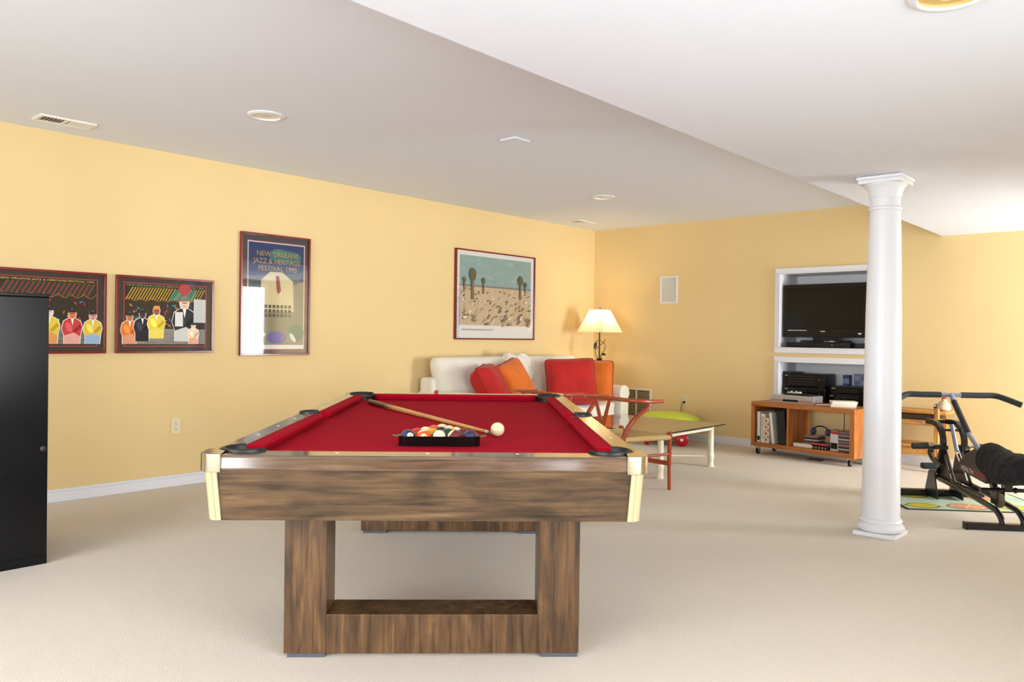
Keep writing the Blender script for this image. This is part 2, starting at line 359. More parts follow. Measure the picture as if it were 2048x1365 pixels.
# aprons (tapering inwards) and underside
for s in (-1, 1):
    MB().loft([[Vector((x, s*y, .7185)) for x, y in ((-.629, 1.327), (.629, 1.327), (.629, 1.28), (-.629, 1.28))], [Vector((x, s*y, .562)) for x, y in ((-.622, 1.306), (.622, 1.306), (.622, 1.26), (-.622, 1.26))]]).build('end_apron', WX, pt)
    MB().loft([[Vector((s*x, y, .7185)) for x, y in ((.664, -1.287), (.664, 1.287), (.62, 1.287), (.62, -1.287))], [Vector((s*x, y, .562)) for x, y in ((.656, -1.267), (.656, 1.267), (.605, 1.267), (.605, -1.267))]]).build('side_apron', WY, pt)
bx((-.61, -1.27, .578), (.61, 1.27, .592)).build('underside_board', mat('dark_underside', (44, 34, 26), .7), pt)
PAD = mat('foot_pad_grey', (72, 76, 84), .6)
for s in (-1, 1):
    y0, y1 = (-.958, -.798) if s < 0 else (.783, .943)
    for x0, x1 in ((-.515, -.368), (.372, .519)):
        bx((x0, y0, .014), (x1, y1, .578)).build('leg', WZ, pt, bevel=.003)
        bx((x0+.012, y0+.004, 0), (x1-.004, y1-.01, .014)).build('foot_pad', PAD, pt)
    bx((-.368, y0+.001, .014), (.372, y1-.001, .152)).build('stretcher', WZ, pt, bevel=.003)
def tpt(x, y, z=0):
    return Vector((TX+x*math.cos(TR)-y*math.sin(TR), TY+x*math.sin(TR)+y*math.cos(TR), z))

# ------------------------------------------------------------------ balls, rack, cue, chalk
IV = mat('ball_ivory', (240, 226, 178), .12, coat=.6)
BC = {'yellow': (236, 170, 20), 'blue': (24, 50, 96), 'red': (214, 30, 30), 'purple': (42, 32, 72), 'orange': (232, 84, 22), 'green': (28, 60, 54), 'maroon': (104, 24, 34), 'black': (14, 18, 24)}
BM = {k: mat('ball_'+k, v, .1, coat=.7) for k, v in BC.items()}
BRD = .0286
def ball(colour, stripe, pos, rot, label, number=None, group='racked pool balls'):
    mb = MB(); n, mrow = 28, 18
    vs = [(0, 0, -BRD)]; fs = []
    for i in range(1, mrow):
        a = -PI/2+PI*i/mrow
        for k in range(n): vs.append((BRD*math.cos(a)*math.cos(2*PI*k/n), BRD*math.cos(a)*math.sin(2*PI*k/n), BRD*math.sin(a)))
    vs.append((0, 0, BRD)); T = len(vs)-1; idx = []
    for k in range(n): fs.append((0, 1+(k+1) % n, 1+k)); idx.append(0)
    for i in range(mrow-2):
        for k in range(n): fs.append((1+i*n+k, 1+i*n+(k+1) % n, 1+(i+1)*n+(k+1) % n, 1+(i+1)*n+k)); idx.append(i+1)
    for k in range(n): fs.append((1+(mrow-2)*n+k, 1+(mrow-2)*n+(k+1) % n, T)); idx.append(mrow-1)
    mb.add(vs, fs); mb.m = [1 if stripe and (i < 5 or i >= mrow-5) else 0 for i in idx]
    if colour is None: o = mb.build('cue_ball', [IV], smooth=True, auto=180)
    else: o = mb.build('pool_ball', [BM[colour], IV], smooth=True, auto=180)
    o.location = pos; o.rotation_euler = rot; tag(o, label, 'ball', group)
    if number:
        d, txt = number; d = Vector(d).normalized()                       # direction in world space
        Rm = Euler(rot).to_matrix().inverted(); dl = Rm @ d; up = Rm @ Vector((0, 0, 1))
        z = dl; y = (up-z*up.dot(z)).normalized(); x = y.cross(z); M = Matrix((x, y, z)).transposed().to_4x4()
        cap = MB(); rings = []
        for i, a in enumerate((0.02, .15, .30, .42)): rings.append([M @ Vector((BRD*1.006*math.sin(a)*math.cos(2*PI*k/20), BRD*1.006*math.sin(a)*math.sin(2*PI*k/20), BRD*1.006*math.cos(a))) for k in range(20)])
        cap.loft(rings, cap=False); cap.add([rings[0][k] for k in range(20)], [tuple(range(20))]); cap.build('number_spot', IV, o, smooth=True)
        text_mesh('number', txt, .016, BM['black'], o, M @ Matrix.Translation((0, -.0055, BRD*1.022)), 'CENTER')
    return o
RK = Vector((.011, -.846))                 # rack front row centre, table coordinates
rows = [[('blue', 0, 2), ('orange', 1, 13), ('green', 1, 14), ('maroon', 1, 15), ('purple', 0, 4)],
        [('red', 0, 3), ('yellow', 0, 1), ('green', 0, 6), ('maroon', 0, 7)],
        [('purple', 1, 12), ('black', 0, 8), ('yellow', 1, 9)], [('orange', 0, 5), ('red', 1, 11)], [('blue', 1, 10)]]
rowname = ['front row', 'second row', 'middle row', 'fourth row', 'apex']
ordn = ['first', 'second', 'third', 'fourth', 'fifth']
for r, row in enumerate(rows):
    for i, (c, st, num) in enumerate(row):
        p = tpt(RK.x+(i-(len(row)-1)/2)*.0574, RK.y+.0287+r*.0497, ZBED+BRD+.0005)
        view = Vector((-p.x, -p.y, CAMH-p.z)).normalized()
        rot = (0, 0, 0)
        if st: rot = {14: (math.radians(62), 0, TR), 15: (math.radians(-8), math.radians(-50), TR), 13: (math.radians(-18), math.radians(-12), TR)}.get(num, (math.radians(25), math.radians(20*i), TR))
        numb = None
        if num == 2: numb = (view+R*.35+U*.25, '2')
        if num == 13: numb = (view-R*.02+U*.05, '13')
        where = 'at the rear apex of the rack' if r == 4 else '%s from left in the %s of the rack' % (ordn[i], rowname[r])
        ball(c, st, p, rot, ('%s-striped' % c if st else 'solid %s' % c)+' pool ball, '+where, numb)
ball(None, 0, tpt(.230, -.550, ZBED+BRD+.0005), (0, 0, 0), 'ivory cue ball by itself on the red cloth beside the cue tip', group=None)
# triangle rack: rounded triangle wall with flared corners
rk = thing('triangle_rack', 'black plastic triangle rack holding the coloured balls on red cloth', 'rack', tpt(RK.x, RK.y+.0287+.0574, ZBED), TR)
def rtri(off, n=6):
    a = .0574*2; cs = [(-a, -.0574), (a, -.0574), (0, .0497*4-.0574)]; out = []
    for (x, y), a0 in zip(cs, (150, 270, 30)): out += arc(x, y, BRD+.0006+off, a0, a0+120, n)
    return out
def ringwall(o0, o1, z0, z1, n=6):
    A, B = rtri(o0, n), rtri(o1, n); return [[Vector((a[0], a[1], z0)), Vector((b[0], b[1], z0)), Vector((b[0], b[1], z1)), Vector((a[0], a[1], z1))] for a, b in zip(A, B)]
rg = ringwall(.0004, .006, .0006, .036); MB().loft(rg+[rg[0]], cap=False).build('rack_wall', DARKGLOSS, rk, smooth=True)
rg = ringwall(.004, .011, .034, .037); MB().loft(rg+[rg[0]], cap=False).build('rack_flange', DARKGLOSS, rk, smooth=True)
for (x, y), a in zip(((-.1148, -.0574), (.1148, -.0574)), (210, 330)):
    q = MB(); d = Vector((math.cos(math.radians(180 if x < 0 else 0)), 0, 0)); o0 = Vector((x, y, 0)) + d*.036
    q.tube(curve_pts([o0+Vector((0, -.02, .034)), o0+d*.020+Vector((0, .0, .037)), o0+Vector((0, .03, .034))], 6), .0032, 6).build('rack_finger_tab', mat('rack_tab_tan', (120, 92, 52), .4), rk, smooth=True)
# cue
A, B = Vector((-.481, .849, ZBED+.0165)), Vector((.200, -.478, ZBED+.0075)); D = (B-A); Lc = D.length
cue = thing('cue_stick', 'two-tone wooden pool cue lying across the red cloth', 'cue', tpt(A.x, A.y, ZBED+.0165), 0)
dirw = (tpt(B.x, B.y, B.z)-tpt(A.x, A.y, A.z)).normalized(); cue.rotation_mode = 'QUATERNION'; cue.rotation_quaternion = dirw.to_track_quat('X', 'Z')
def seg(name, x0, x1, r0, r1, mm): return MB().tube([(x0, 0, 0), ((x0+x1)/2, 0, 0), (x1, 0, 0)], [r0, (r0+r1)/2, r1], 14).build(name, mm, cue, smooth=True)
MAPLE = wood('cue_maple', (160, 104, 52), (196, 140, 78), (214, 164, 100), 'X', rough=.22, blotch=.15, coat=.4)
DARKW = wood('cue_dark_butt', (36, 22, 14), (60, 36, 22), (84, 52, 30), 'X', rough=.22, blotch=.3, coat=.4)
seg('bumper', -.012, .0, .012, .015, BLACK); seg('butt', 0, .26, .0155, .0145, DARKW); seg('shaft', .26, Lc-.03, .0145, .0072, MAPLE)
for k in range(6):
    a = k*PI/3; q = MB(); pts = [(.15, 0), (.42, 1), (.42, -1)]
    q.add([(.40, .0146*math.cos(a), .0146*math.sin(a)), (.255, .0150*math.cos(a+.5), .0150*math.sin(a+.5)), (.255, .0150*math.cos(a-.5), .0150*math.sin(a-.5)), (.255, .0153*math.cos(a), .0153*math.sin(a))], [(0, 1, 3), (0, 3, 2)]).build('splice_point', DARKW, cue)
seg('ferrule', Lc-.03, Lc-.008, .0072, .0068, IV); seg('tip', Lc-.008, Lc, .0068, .0060, mat('cue_tip_blue', (120, 132, 140), .8))
ch = thing('chalk_cube', 'red chalk cube on the far rail of the pool table', 'chalk', tpt(-.125, 1.27, ZT), TR)
MB().cbox((0, 0, .0105), (.022, .022, .021)).build('wrapper', mat('chalk_red', (190, 16, 44), .7), ch, bevel=.0012)
MB().lathe([(.0075, .0), (.0075, .0006)], 14, (0, 0, .0211)).build('chalk_face', mat('chalk_face_red', (150, 24, 48), .95), ch)

# ------------------------------------------------------------------ column
cl = thing('column', 'white round column with square base and capital, on carpet under the lowered ceiling', 'column', (-1.463, 4.903, 0), 0)
MB().cbox((0, 0, .012), (.236, .236, .024)).build('plinth', WHITE, cl, bevel=.003)
MB().lathe([(.116, .024), (.128, .034), (.130, .050), (.120, .064), (.113, .070), (.113, .077), (.118, .084), (.114, .096), (.104, .102)], 48).build('base_molding', WHITE, cl, smooth=True)
MB().lathe([(.104, .100), (.103, .4), (.1015, .8), (.097, 1.3), (.089, 1.7), (.0835, 1.896)], 48).build('shaft', WHITE, cl, smooth=True)
MB().lathe([(.0835, 1.893), (.090, 1.897), (.0925, 1.905), (.090, 1.913), (.084, 1.917)], 48).build('neck_ring', WHITE, cl, smooth=True)
MB().lathe([(.0835, 1.915), (.0835, 1.966), (.087, 1.970), (.087, 1.978), (.090, 1.982), (.090, 1.998), (.094, 2.003), (.094, 2.010), (.104, 2.028), (.116, 2.040), (.116, 2.046)], 48).build('capital', WHITE, cl, smooth=True)
q = MB(); q.cbox((0, 0, 2.057), (.236, .236, .022)); q.cbox((0, 0, 2.0775), (.252, .252, .019)); q.build('abacus', WHITE, cl, bevel=.003)

# ------------------------------------------------------------------ black cabinet at the left
cb = thing('cabinet', 'tall glossy black cabinet standing on carpet in front of the jazz pictures', 'cabinet', (-4.53, 1.02, 0))
CBM = mat('cabinet_black_lacquer', (16, 16, 19), .24, noise=.3, nscale=3, spec=.25)
bx((-.30, -.34, .045), (.30, .34, 1.292)).build('body', CBM, cb, bevel=.004)
bx((-.295, -.335, 0), (.2995, .3395, .045)).build('plinth', CBM, cb)
bx((-.30, -.34, 1.292), (.301, .341, 1.31)).build('top_panel', CBM, cb, bevel=.004)
MB().lathe([(.014, 0), (.014, .004), (.009, .007)], 16, M=Matrix.Translation((.30, .318, .56)) @ Matrix.Rotation(PI/2, 4, 'Y')).build('lock', mat('lock_dull', (70, 64, 58), .4, metal=.6), cb, smooth=True)

# ------------------------------------------------------------------ pictures on the left wall
def lw_frame(name, label, cat, y0, y1, z0, z1, framecol, bw=.016, depth=.03):
    """root at lower-left corner; local x runs along the wall, local y is up from the wall plane, local z is height"""
    o = thing(name, label, cat, (XL, y0, z0), PI/2, 'framed pictures on the left wall')
    w, h = y1-y0, z1-z0; FR = mat('frame_'+framecol[0], framecol[1], .25, coat=.3)
    for lo, hi in (((0, 0), (w, bw)), ((0, h-bw), (w, h)), ((0, bw), (bw, h-bw)), ((w-bw, bw), (w, h-bw))):
        bx((lo[0], -depth, lo[1]), (hi[0], -.001, hi[1])).build('frame_bar', FR, o, bevel=.002)
    bx((bw, -depth*.45, bw), (w-bw, -.002, h-bw)).build('mat_board', MATB, o)
    return o, w, h
def pane(o, w, h, bw, depth, g=1.0):
    bx((bw, -depth*.72, bw), (w-bw, -depth*.72+.0015, h-bw)).build('glass_pane', GLASS if g == 1 else glass_mat('frame_glass', gloss=g), o)
MATB = mat('mat_board_black', (30, 28, 30), .6)
RED = ('dark_red', (118, 12, 18))
def P2(*c): return mat('print_%d_%d_%d' % c, c, .7)
class Print:
    """flat printed picture made of thin coloured shapes, x right, z up, in metres"""
    def __init__(s, y): s.mb = MB(); s.mats = []; s.y = y; s.k = 0
    def col(s, c):
        mm = P2(*c)
        if mm not in s.mats: s.mats.append(mm)
        s.mb.mi = s.mats.index(mm); s.k += 1; return s.y-.00006*s.k
    def poly(s, pts, c):
        y = s.col(c); s.mb.add([(x, y, z) for x, z in pts], [tuple(range(len(pts)))])
    def rect(s, x0, z0, x1, z1, c): s.poly([(x0, z0), (x1, z0), (x1, z1), (x0, z1)], c)
    def ell(s, x, z, rx, rz, c, n=16, rot=0): s.poly([(x+rx*math.cos(2*PI*i/n)*math.cos(rot)-rz*math.sin(2*PI*i/n)*math.sin(rot), z+rx*math.cos(2*PI*i/n)*math.sin(rot)+rz*math.sin(2*PI*i/n)*math.cos(rot)) for i in range(n)], c)
    def stripes(s, x0, z0, x1, z1, n, slant, w, cols):
        for i in range(n):
            x = x0+(x1-x0-slant)*i/(n-1)
            s.poly([(max(x0, x), z0), (min(x1, x+w), z0), (min(x1, x+w+slant), z1), (min(x1, x+slant), z1)], cols[i % len(cols)])
    def done(s, o): return s.mb.build('print', s.mats, o)
TM = Matrix(((1, 0, 0, 0), (0, 0, -1, 0), (0, 1, 0, 0), (0, 0, 0, 1)))    # text plane -> wall-picture plane
def ptext(o, txt, x, z, size, c, y, align='LEFT', width=None):
    return text_mesh('lettering', txt, size, P2(*c), o, Matrix.Translation((x, y, z)) @ TM, align, width=width)
def jazz_band(o, w, h, seed, stripe_cols, people, reflect=False):
    D = .03; p = Print(-D*.45-.0008); bw = .016; mx, mz = .060, .052
    p.rect(mx-.006, mz-.006, w-mx+.006, h-mz+.006, (206, 44, 84)); p.rect(mx, mz, w-mx, h-mz, (18, 16, 20))
    x0, x1, z0, z1 = mx+.004, w-mx-.004, mz+.012, h-mz-.026
    n = 54; p.stripes(x0, z1-.09, x1, z1, n, .05, .0075, stripe_cols)
    zz_ = [(x0+(x1-x0)*i/22, z1-.092+(.022 if i % 3 == 1 else -.004*(i % 2))) for i in range(23)]; p.poly(zz_+[(x, z-.0035) for x, z in zz_[::-1]], (214, 150, 40))
    rnd = random.Random(seed)
    p.rect(x0, z0, x1, z0+.11, (150, 146, 140))
    for i in range(26):
        zz = z0+.004+rnd.random()*.10; xx = x0+rnd.random()*(x1-x0-.09); p.rect(xx, zz, xx+.05+.04*rnd.random(), zz+.0022, (44, 42, 44))
    for i in range(44):
        xx = x0+.02+rnd.random()*(x1-x0-.04); zz = z0+.13+rnd.random()*(z1-z0-.25); a = rnd.random()*3
        dx, dz = .011*math.cos(a), .011*math.sin(a); ex, ez = -.0035*math.sin(a), .0035*math.cos(a)
        p.poly([(xx-dx-ex, zz-dz-ez), (xx+dx-ex, zz+dz-ez), (xx+dx+ex, zz+dz+ez), (xx-dx+ex, zz-dz+ez)], rnd.choice([(220, 54, 96), (60, 160, 190), (232, 190, 50), (40, 150, 110), (230, 120, 40)]))
    for (x, z, s, body, head, leg) in people:
        X = x0+(x1-x0)*x; Z = z0+z; s *= .92
        def body_pts(g): return [(X-.050*s-g, Z), (X+.046*s+g, Z), (X+.052*s+g, Z+.07*s), (X+.062*s+g, Z+.115*s), (X+.050*s+g, Z+.150*s+g), (X+.018*s, Z+.170*s+g), (X-.022*s, Z+.170*s+g), (X-.052*s-g, Z+.148*s+g), (X-.064*s-g, Z+.10*s), (X-.050*s-g, Z+.06*s)]
        p.poly(body_pts(.004), (236, 230, 218)); p.poly(body_pts(0), body)
        p.poly([(X-.050*s, Z), (X+.046*s, Z), (X+.050*s, Z+.05*s), (X+.01*s, Z+.075*s), (X-.050*s, Z+.055*s)], leg); p.ell(X-.02*s, Z+.11*s, .018*s, .035*s, tuple(min(255, c+34) for c in body), n=12, rot=.4); p.poly([(X-.008*s, Z+.168*s), (X+.010*s, Z+.168*s), (X+.002*s, Z+.12*s)], (240, 238, 230))
        p.poly([(X+.045*s, Z+.13*s), (X+.060*s, Z+.115*s), (X+.020*s, Z+.075*s), (X+.005*s, Z+.088*s)], tuple(max(0, c-40) for c in body))
        p.ell(X, Z+.198*s, .027*s, .035*s, (236, 230, 218)); p.ell(X, Z+.197*s, .023*s, .031*s, head); p.poly([(X-.025*s, Z+.205*s), (X+.025*s, Z+.208*s), (X+.022*s, Z+.232*s), (X-.020*s, Z+.230*s)], rnd.choice([(40, 32, 34), (190, 60, 40), (230, 140, 60)])); p.rect(X-.012*s, Z+.197*s, X+.014*s, Z+.201*s, (60, 36, 34)); p.rect(X-.006*s, Z+.180*s, X+.008*s, Z+.183*s, (130, 40, 40))
    p.done(o); yt = -D*.45-.0008-.00006*(p.k+2)
    return yt, x0, x1, z0, z1
o, w, h = lw_frame('framed_poster', 'black-matted band picture with red and green awning stripes, behind the black cabinet', 'picture', 1.470, 2.183, .981, 1.528, RED)
yt, x0, x1, z0, z1 = jazz_band(o, w, h, 3, [(188, 36, 62), (52, 96, 70), (20, 18, 22)], [(.50, 0, 1.15, (226, 196, 60), (226, 214, 204), (228, 150, 84)), (.74, .0, 1.1, (196, 56, 60), (222, 120, 60), (232, 164, 150)), (.96, 0, 1.05, (222, 190, 66), (212, 150, 140), (150, 180, 210)), (.2, 0, 1.0, (90, 150, 190), (220, 190, 170), (60, 60, 70))])
ptext(o, 'NEW ORLEANS JAZZ & HERITAGE FESTIVAL 1994', x0+.004, z1+.007, .016, (214, 190, 60), yt, width=(x1-x0)*.96); pane(o, w, h, .016, .03)
o, w, h = lw_frame('framed_poster', 'black-matted band picture with yellow awning stripes, next to the tall poster', 'picture', 2.246, 2.957, .981, 1.527, RED)
yt, x0, x1, z0, z1 = jazz_band(o, w, h, 9, [(230, 186, 44), (20, 18, 22)], [(.05, 0, 1.05, (226, 120, 40), (200, 120, 80), (220, 150, 110)), (.20, .02, 1.05, (34, 28, 30), (70, 52, 44), (26, 24, 26)), (.37, .04, 1.1, (232, 206, 60), (150, 90, 60), (236, 214, 90)), (.72, .02, 1.55, (40, 38, 42), (226, 196, 170), (206, 204, 196)), (.84, -.0, .75, (236, 206, 170), (238, 214, 190), (232, 168, 132))])
q = Print(yt-.0004); q.rect(x0+(x1-x0)*.84, z0+.16, x1, z1-.07, (196, 196, 190)); q.stripes(x0+(x1-x0)*.52, z1-.085, x1-.07, z1-.008, 12, .045, .009, [(90, 150, 130)]); q.ell(x0+(x1-x0)*.72, z0+.40, .045, .042, (176, 60, 62)); q.rect(x0+(x1-x0)*.60, z0+.13, x0+(x1-x0)*.70, z0+.235, (222, 220, 212)); q.done(o)
ptext(o, 'NEW ORLEANS JAZZ & HERITAGE FESTIVAL 1994', x0+.004, z1+.007, .016, (150, 170, 120), yt-.0012, width=(x1-x0)*.96); pane(o, w, h, .016, .03)
# tall festival poster: plain stand-in artwork in the poster's colours, its title lettered
o, w, h = lw_frame('framed_poster', 'tall blue festival poster titled New Orleans Jazz and Heritage Festival 1995', 'picture', 3.177, 3.808, .955, 1.929, RED)
MGR = mat('mat_board_grey', (70, 64, 58), .6)
for c in o.children:
    if c.name.startswith('mat_board'): c.data.materials[0] = MGR
p = Print(-.03*.45-.0008)
p.rect(.058, .046, w-.044, h-.058, (196, 40, 56)); p.rect(.063, .051, w-.049, h-.063, (238, 234, 228))
a, b, c, d = .070, w-.056, .085, h-.072
p.rect(a, c, b, d, (34, 58, 110)); p.ell((a+b)/2+.08, d-.10, .15, .055, (66, 120, 120)); p.ell((a+b)/2+.02, d-.07, .07, .03, (80, 140, 124))
p.rect(a, c, b, c+.52, (140, 136, 112)); p.poly([(a, c+.40), (a, d-.27), (b, d-.22), (b, c+.62), (b-.06, c+.5)], (60, 84, 96)); p.ell(b-.07, c+.10, .075, .07, (92, 124, 96))
p.poly([((a+b)/2-.15, c+.27), ((a+b)/2+.16, c+.27), ((a+b)/2+.15, c+.52), ((a+b)/2+.05, c+.59), ((a+b)/2-.06, c+.59), ((a+b)/2-.14, c+.52)], (222, 206, 160))
p.poly([((a+b)/2-.01, c+.56), ((a+b)/2+.02, c+.56), ((a+b)/2+.04, c+.44), ((a+b)/2+.015, c+.41), ((a+b)/2-.0, c+.44)], (150, 40, 40))
for i in range(8):
    for j in range(3): p.rect((a+b)/2-.145+i*.036, c+.225+j*.036, (a+b)/2-.145+i*.036+.026, c+.225+j*.036+.026, (58, 54, 52))
p.ell((a+b)/2, c+.06, .09, .05, (98, 96, 170)); p.ell((a+b)/2-.14, c+.075, .045, .018, (232, 230, 224), rot=.3); p.ell((a+b)/2+.15, c+.06, .045, .018, (232, 230, 224), rot=-.9)
p.done(o); yt = -.03*.45-.0008-.00006*(p.k+3)
gold = (206, 172, 84)
for i, (t, ww) in enumerate((('New Orleans', .38), ('Jazz & Heritage', .43), ('Festival 1995', .35))): ptext(o, t.upper(), (a+b)/2+.005-ww/2, d-.105-.058*i, .058, gold, yt, width=ww)
pane(o, w, h, .016, .03)
# white-bordered desert print: plain stand-in, sky over sand with a caption line
MATB2 = mat('poster_paper_white', (240, 240, 238), .5)
o, w, h = lw_frame('framed_poster', 'large square desert landscape print with white border above the white sofa', 'picture', 5.505, 6.731, 1.097, 2.014, RED, bw=.014)
for c in o.children:
    if c.name.startswith('mat_board'): c.data.materials[0] = MATB2
p = Print(-.03*.45-.0008); a, b, c, d = .062, w-.06, .148, h-.058; hz = c+(d-c)*.56
p.rect(a, c, b, d, (122, 168, 172)); rnd = random.Random(4)
for i in range(46):
    xx = a+rnd.random()*(b-a-.14); zz = hz+.02+rnd.random()*(d-hz-.06); p.rect(xx, zz, xx+.05+.09*rnd.random(), zz+.014+.024*rnd.random(), rnd.choice([(134, 178, 180), (112, 160, 168), (142, 184, 184), (120, 170, 178)]))
p.rect(a, hz-.008, b, hz+.014, (96, 108, 116)); p.rect(a, c, b, hz-.004, (204, 182, 150))
for i in range(150):
    xx = a+rnd.random()*(b-a-.05); zz = c+rnd.random()*(hz-c-.03); s = .6+.9*(hz-zz)/(hz-c); p.ell(xx+.025, zz+.012, .026*s, .009*s, rnd.choice([(176, 150, 118), (218, 198, 168), (134, 112, 88), (222, 206, 182), (190, 164, 132), (112, 96, 78)]), n=8, rot=rnd.random())
for xx, s in ((.12, .7), (.24, 1.5), (.40, .8), (.98, 1.2), (1.06, .7)):
    p.poly([(xx-.012*s, hz-.09*s), (xx+.012*s, hz-.09*s), (xx+.010*s, hz+.06*s), (xx-.012*s, hz+.06*s)], (112, 96, 66)); p.ell(xx, hz+.08*s, .034*s, .045*s, (92, 88, 58), n=10)
p.done(o); yt = -.03*.45-.0008-.00006*(p.k+3)
ptext(o, 'DAVID HOCKNEY PEARBLOSSOM HWY', .09, .092, .026, (120, 112, 104), yt, width=.46)
pane(o, w, h, .014, .03, .35)

# ------------------------------------------------------------------ outlets, wall speaker, vents
PLATE = mat('outlet_cream', (226, 214, 176), .4)
def outlet(name, label, loc, rz):
    o = thing(name, label, 'outlet', loc, rz)
    bx((-.035, -.006, -.0575), (.035, -.0005, .0575)).build('cover_plate', PLATE, o, bevel=.002)
    for s in (-1, 1):
        f = MB().lathe([(.0165, 0), (.0165, .003)], 18, M=Matrix.Translation((0, -.0055, s*.0195)) @ Matrix.Rotation(PI/2, 4, 'X')).build('socket_face', PLATE, o)
        for dx in (-.006, .006): bx((dx-.0014, -.0092, s*.0195+.001), (dx+.0014, -.0084, s*.0195+.009)).build('slot', BLACK, f)
        MB().cbox((0, -.0088, s*.0195-.008), (.005, .0008, .005)).build('ground_hole', BLACK, f)
    return o
outlet('wall_outlet', 'cream double outlet low on the left wall below the band pictures', (XL, 2.685, .442), PI/2)
outlet('wall_outlet', 'cream double outlet with black plug on the back wall behind the glass table', (-4.44, YB, .442), 0)
co = thing('power_cord', 'black power cord hanging from the back wall outlet', 'cord', (-4.44, YB-.012, 0))
MB().lathe([(.013, 0), (.012, .02), (.006, .034)], 14, M=Matrix.Translation((0, 0, .4235)) @ Matrix.Rotation(PI/2, 4, 'X')).build('plug', BLACK, co, smooth=True)
MB().tube(curve_pts([(0, -.03, .4235), (-.008, -.045, .408), (-.020, -.035, .36), (-.020, -.03, .25), (-.035, -.03, .15), (-.03, -.03, .08), (-.05, -.035, .012), (-.25, -.04, .006)], 6), .0035, 6).build('cable', BLACK, co, smooth=True)
sp = thing('wall_speaker', 'flush white rectangular speaker grille on the back wall beside the lamp', 'speaker', (-4.664, YB, 1.688))
for lo, hi in (((-.112, -.155), (.112, -.137)), ((-.112, .137), (.112, .155)), ((-.112, -.137), (-.094, .137)), ((.094, -.137), (.112, .137))): bx((lo[0], -.008, lo[1]), (hi[0], -.0005, hi[1])).build('bezel', WHITE, sp, bevel=.002)
bx((-.094, -.005, -.137), (.094, -.001, .137)).build('grille', mat('speaker_grille', (214, 212, 204), .7, bump=.5, bscale=900), sp)
def louvre(name, label, loc, rot, w, h, n, panels=1, dark=(120, 104, 80), frame=(236, 232, 222), ang=35):
    o = thing(name, label, 'vent', loc); o.rotation_euler = rot; FM = mat('vent_frame_%d' % frame[0], frame, .4); DM = mat('vent_dark_%d' % dark[0], dark, .8)
    b = .022
    for lo, hi in (((-w/2, -h/2), (w/2, -h/2+b)), ((-w/2, h/2-b), (w/2, h/2)), ((-w/2, -h/2+b), (-w/2+b, h/2-b)), ((w/2-b, -h/2+b), (w/2, h/2-b))): bx((lo[0], -.012, lo[1]), (hi[0], -.0005, hi[1])).build('vent_frame', FM, o, bevel=.002)
    bx((-w/2+b, -.003, -h/2+b), (w/2-b, -.0008, h/2-b)).build('backing', DM, o)
    for k in range(1, panels): x = -w/2+w*k/panels; bx((x-.008, -.012, -h/2+b), (x+.008, -.003, h/2-b)).build('divider', FM, o)
    return o, FM, b
o, FM, b = louvre('return_vent', 'white louvered return-air vent low on the back wall beside the sofa', (-5.075, YB, .34), (0, 0, 0), .40, .41, 0, 2)
for k in range(17):
    z = -.17+k*.0205
    MB().cbox((0, 0, 0), (.352, .0012, .012), Matrix.Translation((0, -.0072, z)) @ Matrix.Rotation(math.radians(38), 4, 'X')).build('slat', mat('vent_slat', (196, 182, 150), .5), o)
for nm, lab, loc in (('ceiling_vent', 'white ceiling vent with dark louvers above the band pictures', (-5.375, 1.805, ZC)), ('ceiling_vent', 'white ceiling vent near the far room corner', (-5.37, 7.16, ZC))):
    o, FM, b = louvre(nm, lab, loc, (PI/2, 0, PI/2), .32, .17, 0, 2, (108, 92, 66))
    for k in range(14):
        x = -.128+k*.0197
        if abs(x) > .012: MB().cbox((0, 0, 0), (.0011, .011, .125), Matrix.Translation((x, -.0072, 0)) @ Matrix.Rotation(math.radians(-45 if x < 0 else 45), 4, 'Z')).build('slat', FM, o)
o = thing('ceiling_hatch', 'thin white rectangular cover plate on the main ceiling', 'cover plate', (-3.50, 3.92, ZC))
bx((-.07, -.075, -.012), (.07, .075, -.0005)).build('plate', CEIL, o, bevel=.003); MB().lathe([(.004, 0), (.004, .003)], 10, (0, .05, -.0145)).build('screw', WHITE, o)
# recessed ceiling lights
REF = mat('reflector_white', (236, 226, 206), .3); REFG = mat('reflector_gold', (232, 196, 110), .25, metal=.4)
def downlight(label, x, y, z, ref, lit):
    o = thing('recessed_light', label, 'ceiling light', (x, y, z), 0, 'recessed ceiling lights')
    MB().lathe([(.108, 0), (.108, -.004), (.098, -.010), (.084, -.011), (.082, -.004), (.082, 0)], 40).build('trim_ring', WHITE, o, smooth=True)
    q = MB(); rg = [[Vector((r*math.cos(2*PI*k/36), r*math.sin(2*PI*k/36), zz)) for k in range(36)] for r, zz in ((.082, -.0035), (.081, -.0025), (.03, -.0012), (.001, -.0012))]
    q.loft(rg, cap=False).build('reflector', ref, o, smooth=True)
    MB().lathe([(.001, -.0030), (.030, -.0035), (.034, -.0022), (.034, -.0015)], 24).build('bulb', mat('bulb_on' if lit else 'bulb_off', (255, 236, 190) if lit else (220, 214, 204), .4, emit=(255, 214, 140) if lit else None, estr=3 if lit else 0), o, smooth=True)
    return o
downlight('recessed ceiling light between the ceiling vent and lowered ceiling, nearest on main ceiling', -4.27, 2.54, ZC, REF, 0)
downlight('small far recessed ceiling light near the room corner', -4.27, 6.02, ZC, REF, 0)
downlight('gold recessed ceiling light in the lowered ceiling, cut by the picture top', -.56, 2.42, SZ, REFG, 1)

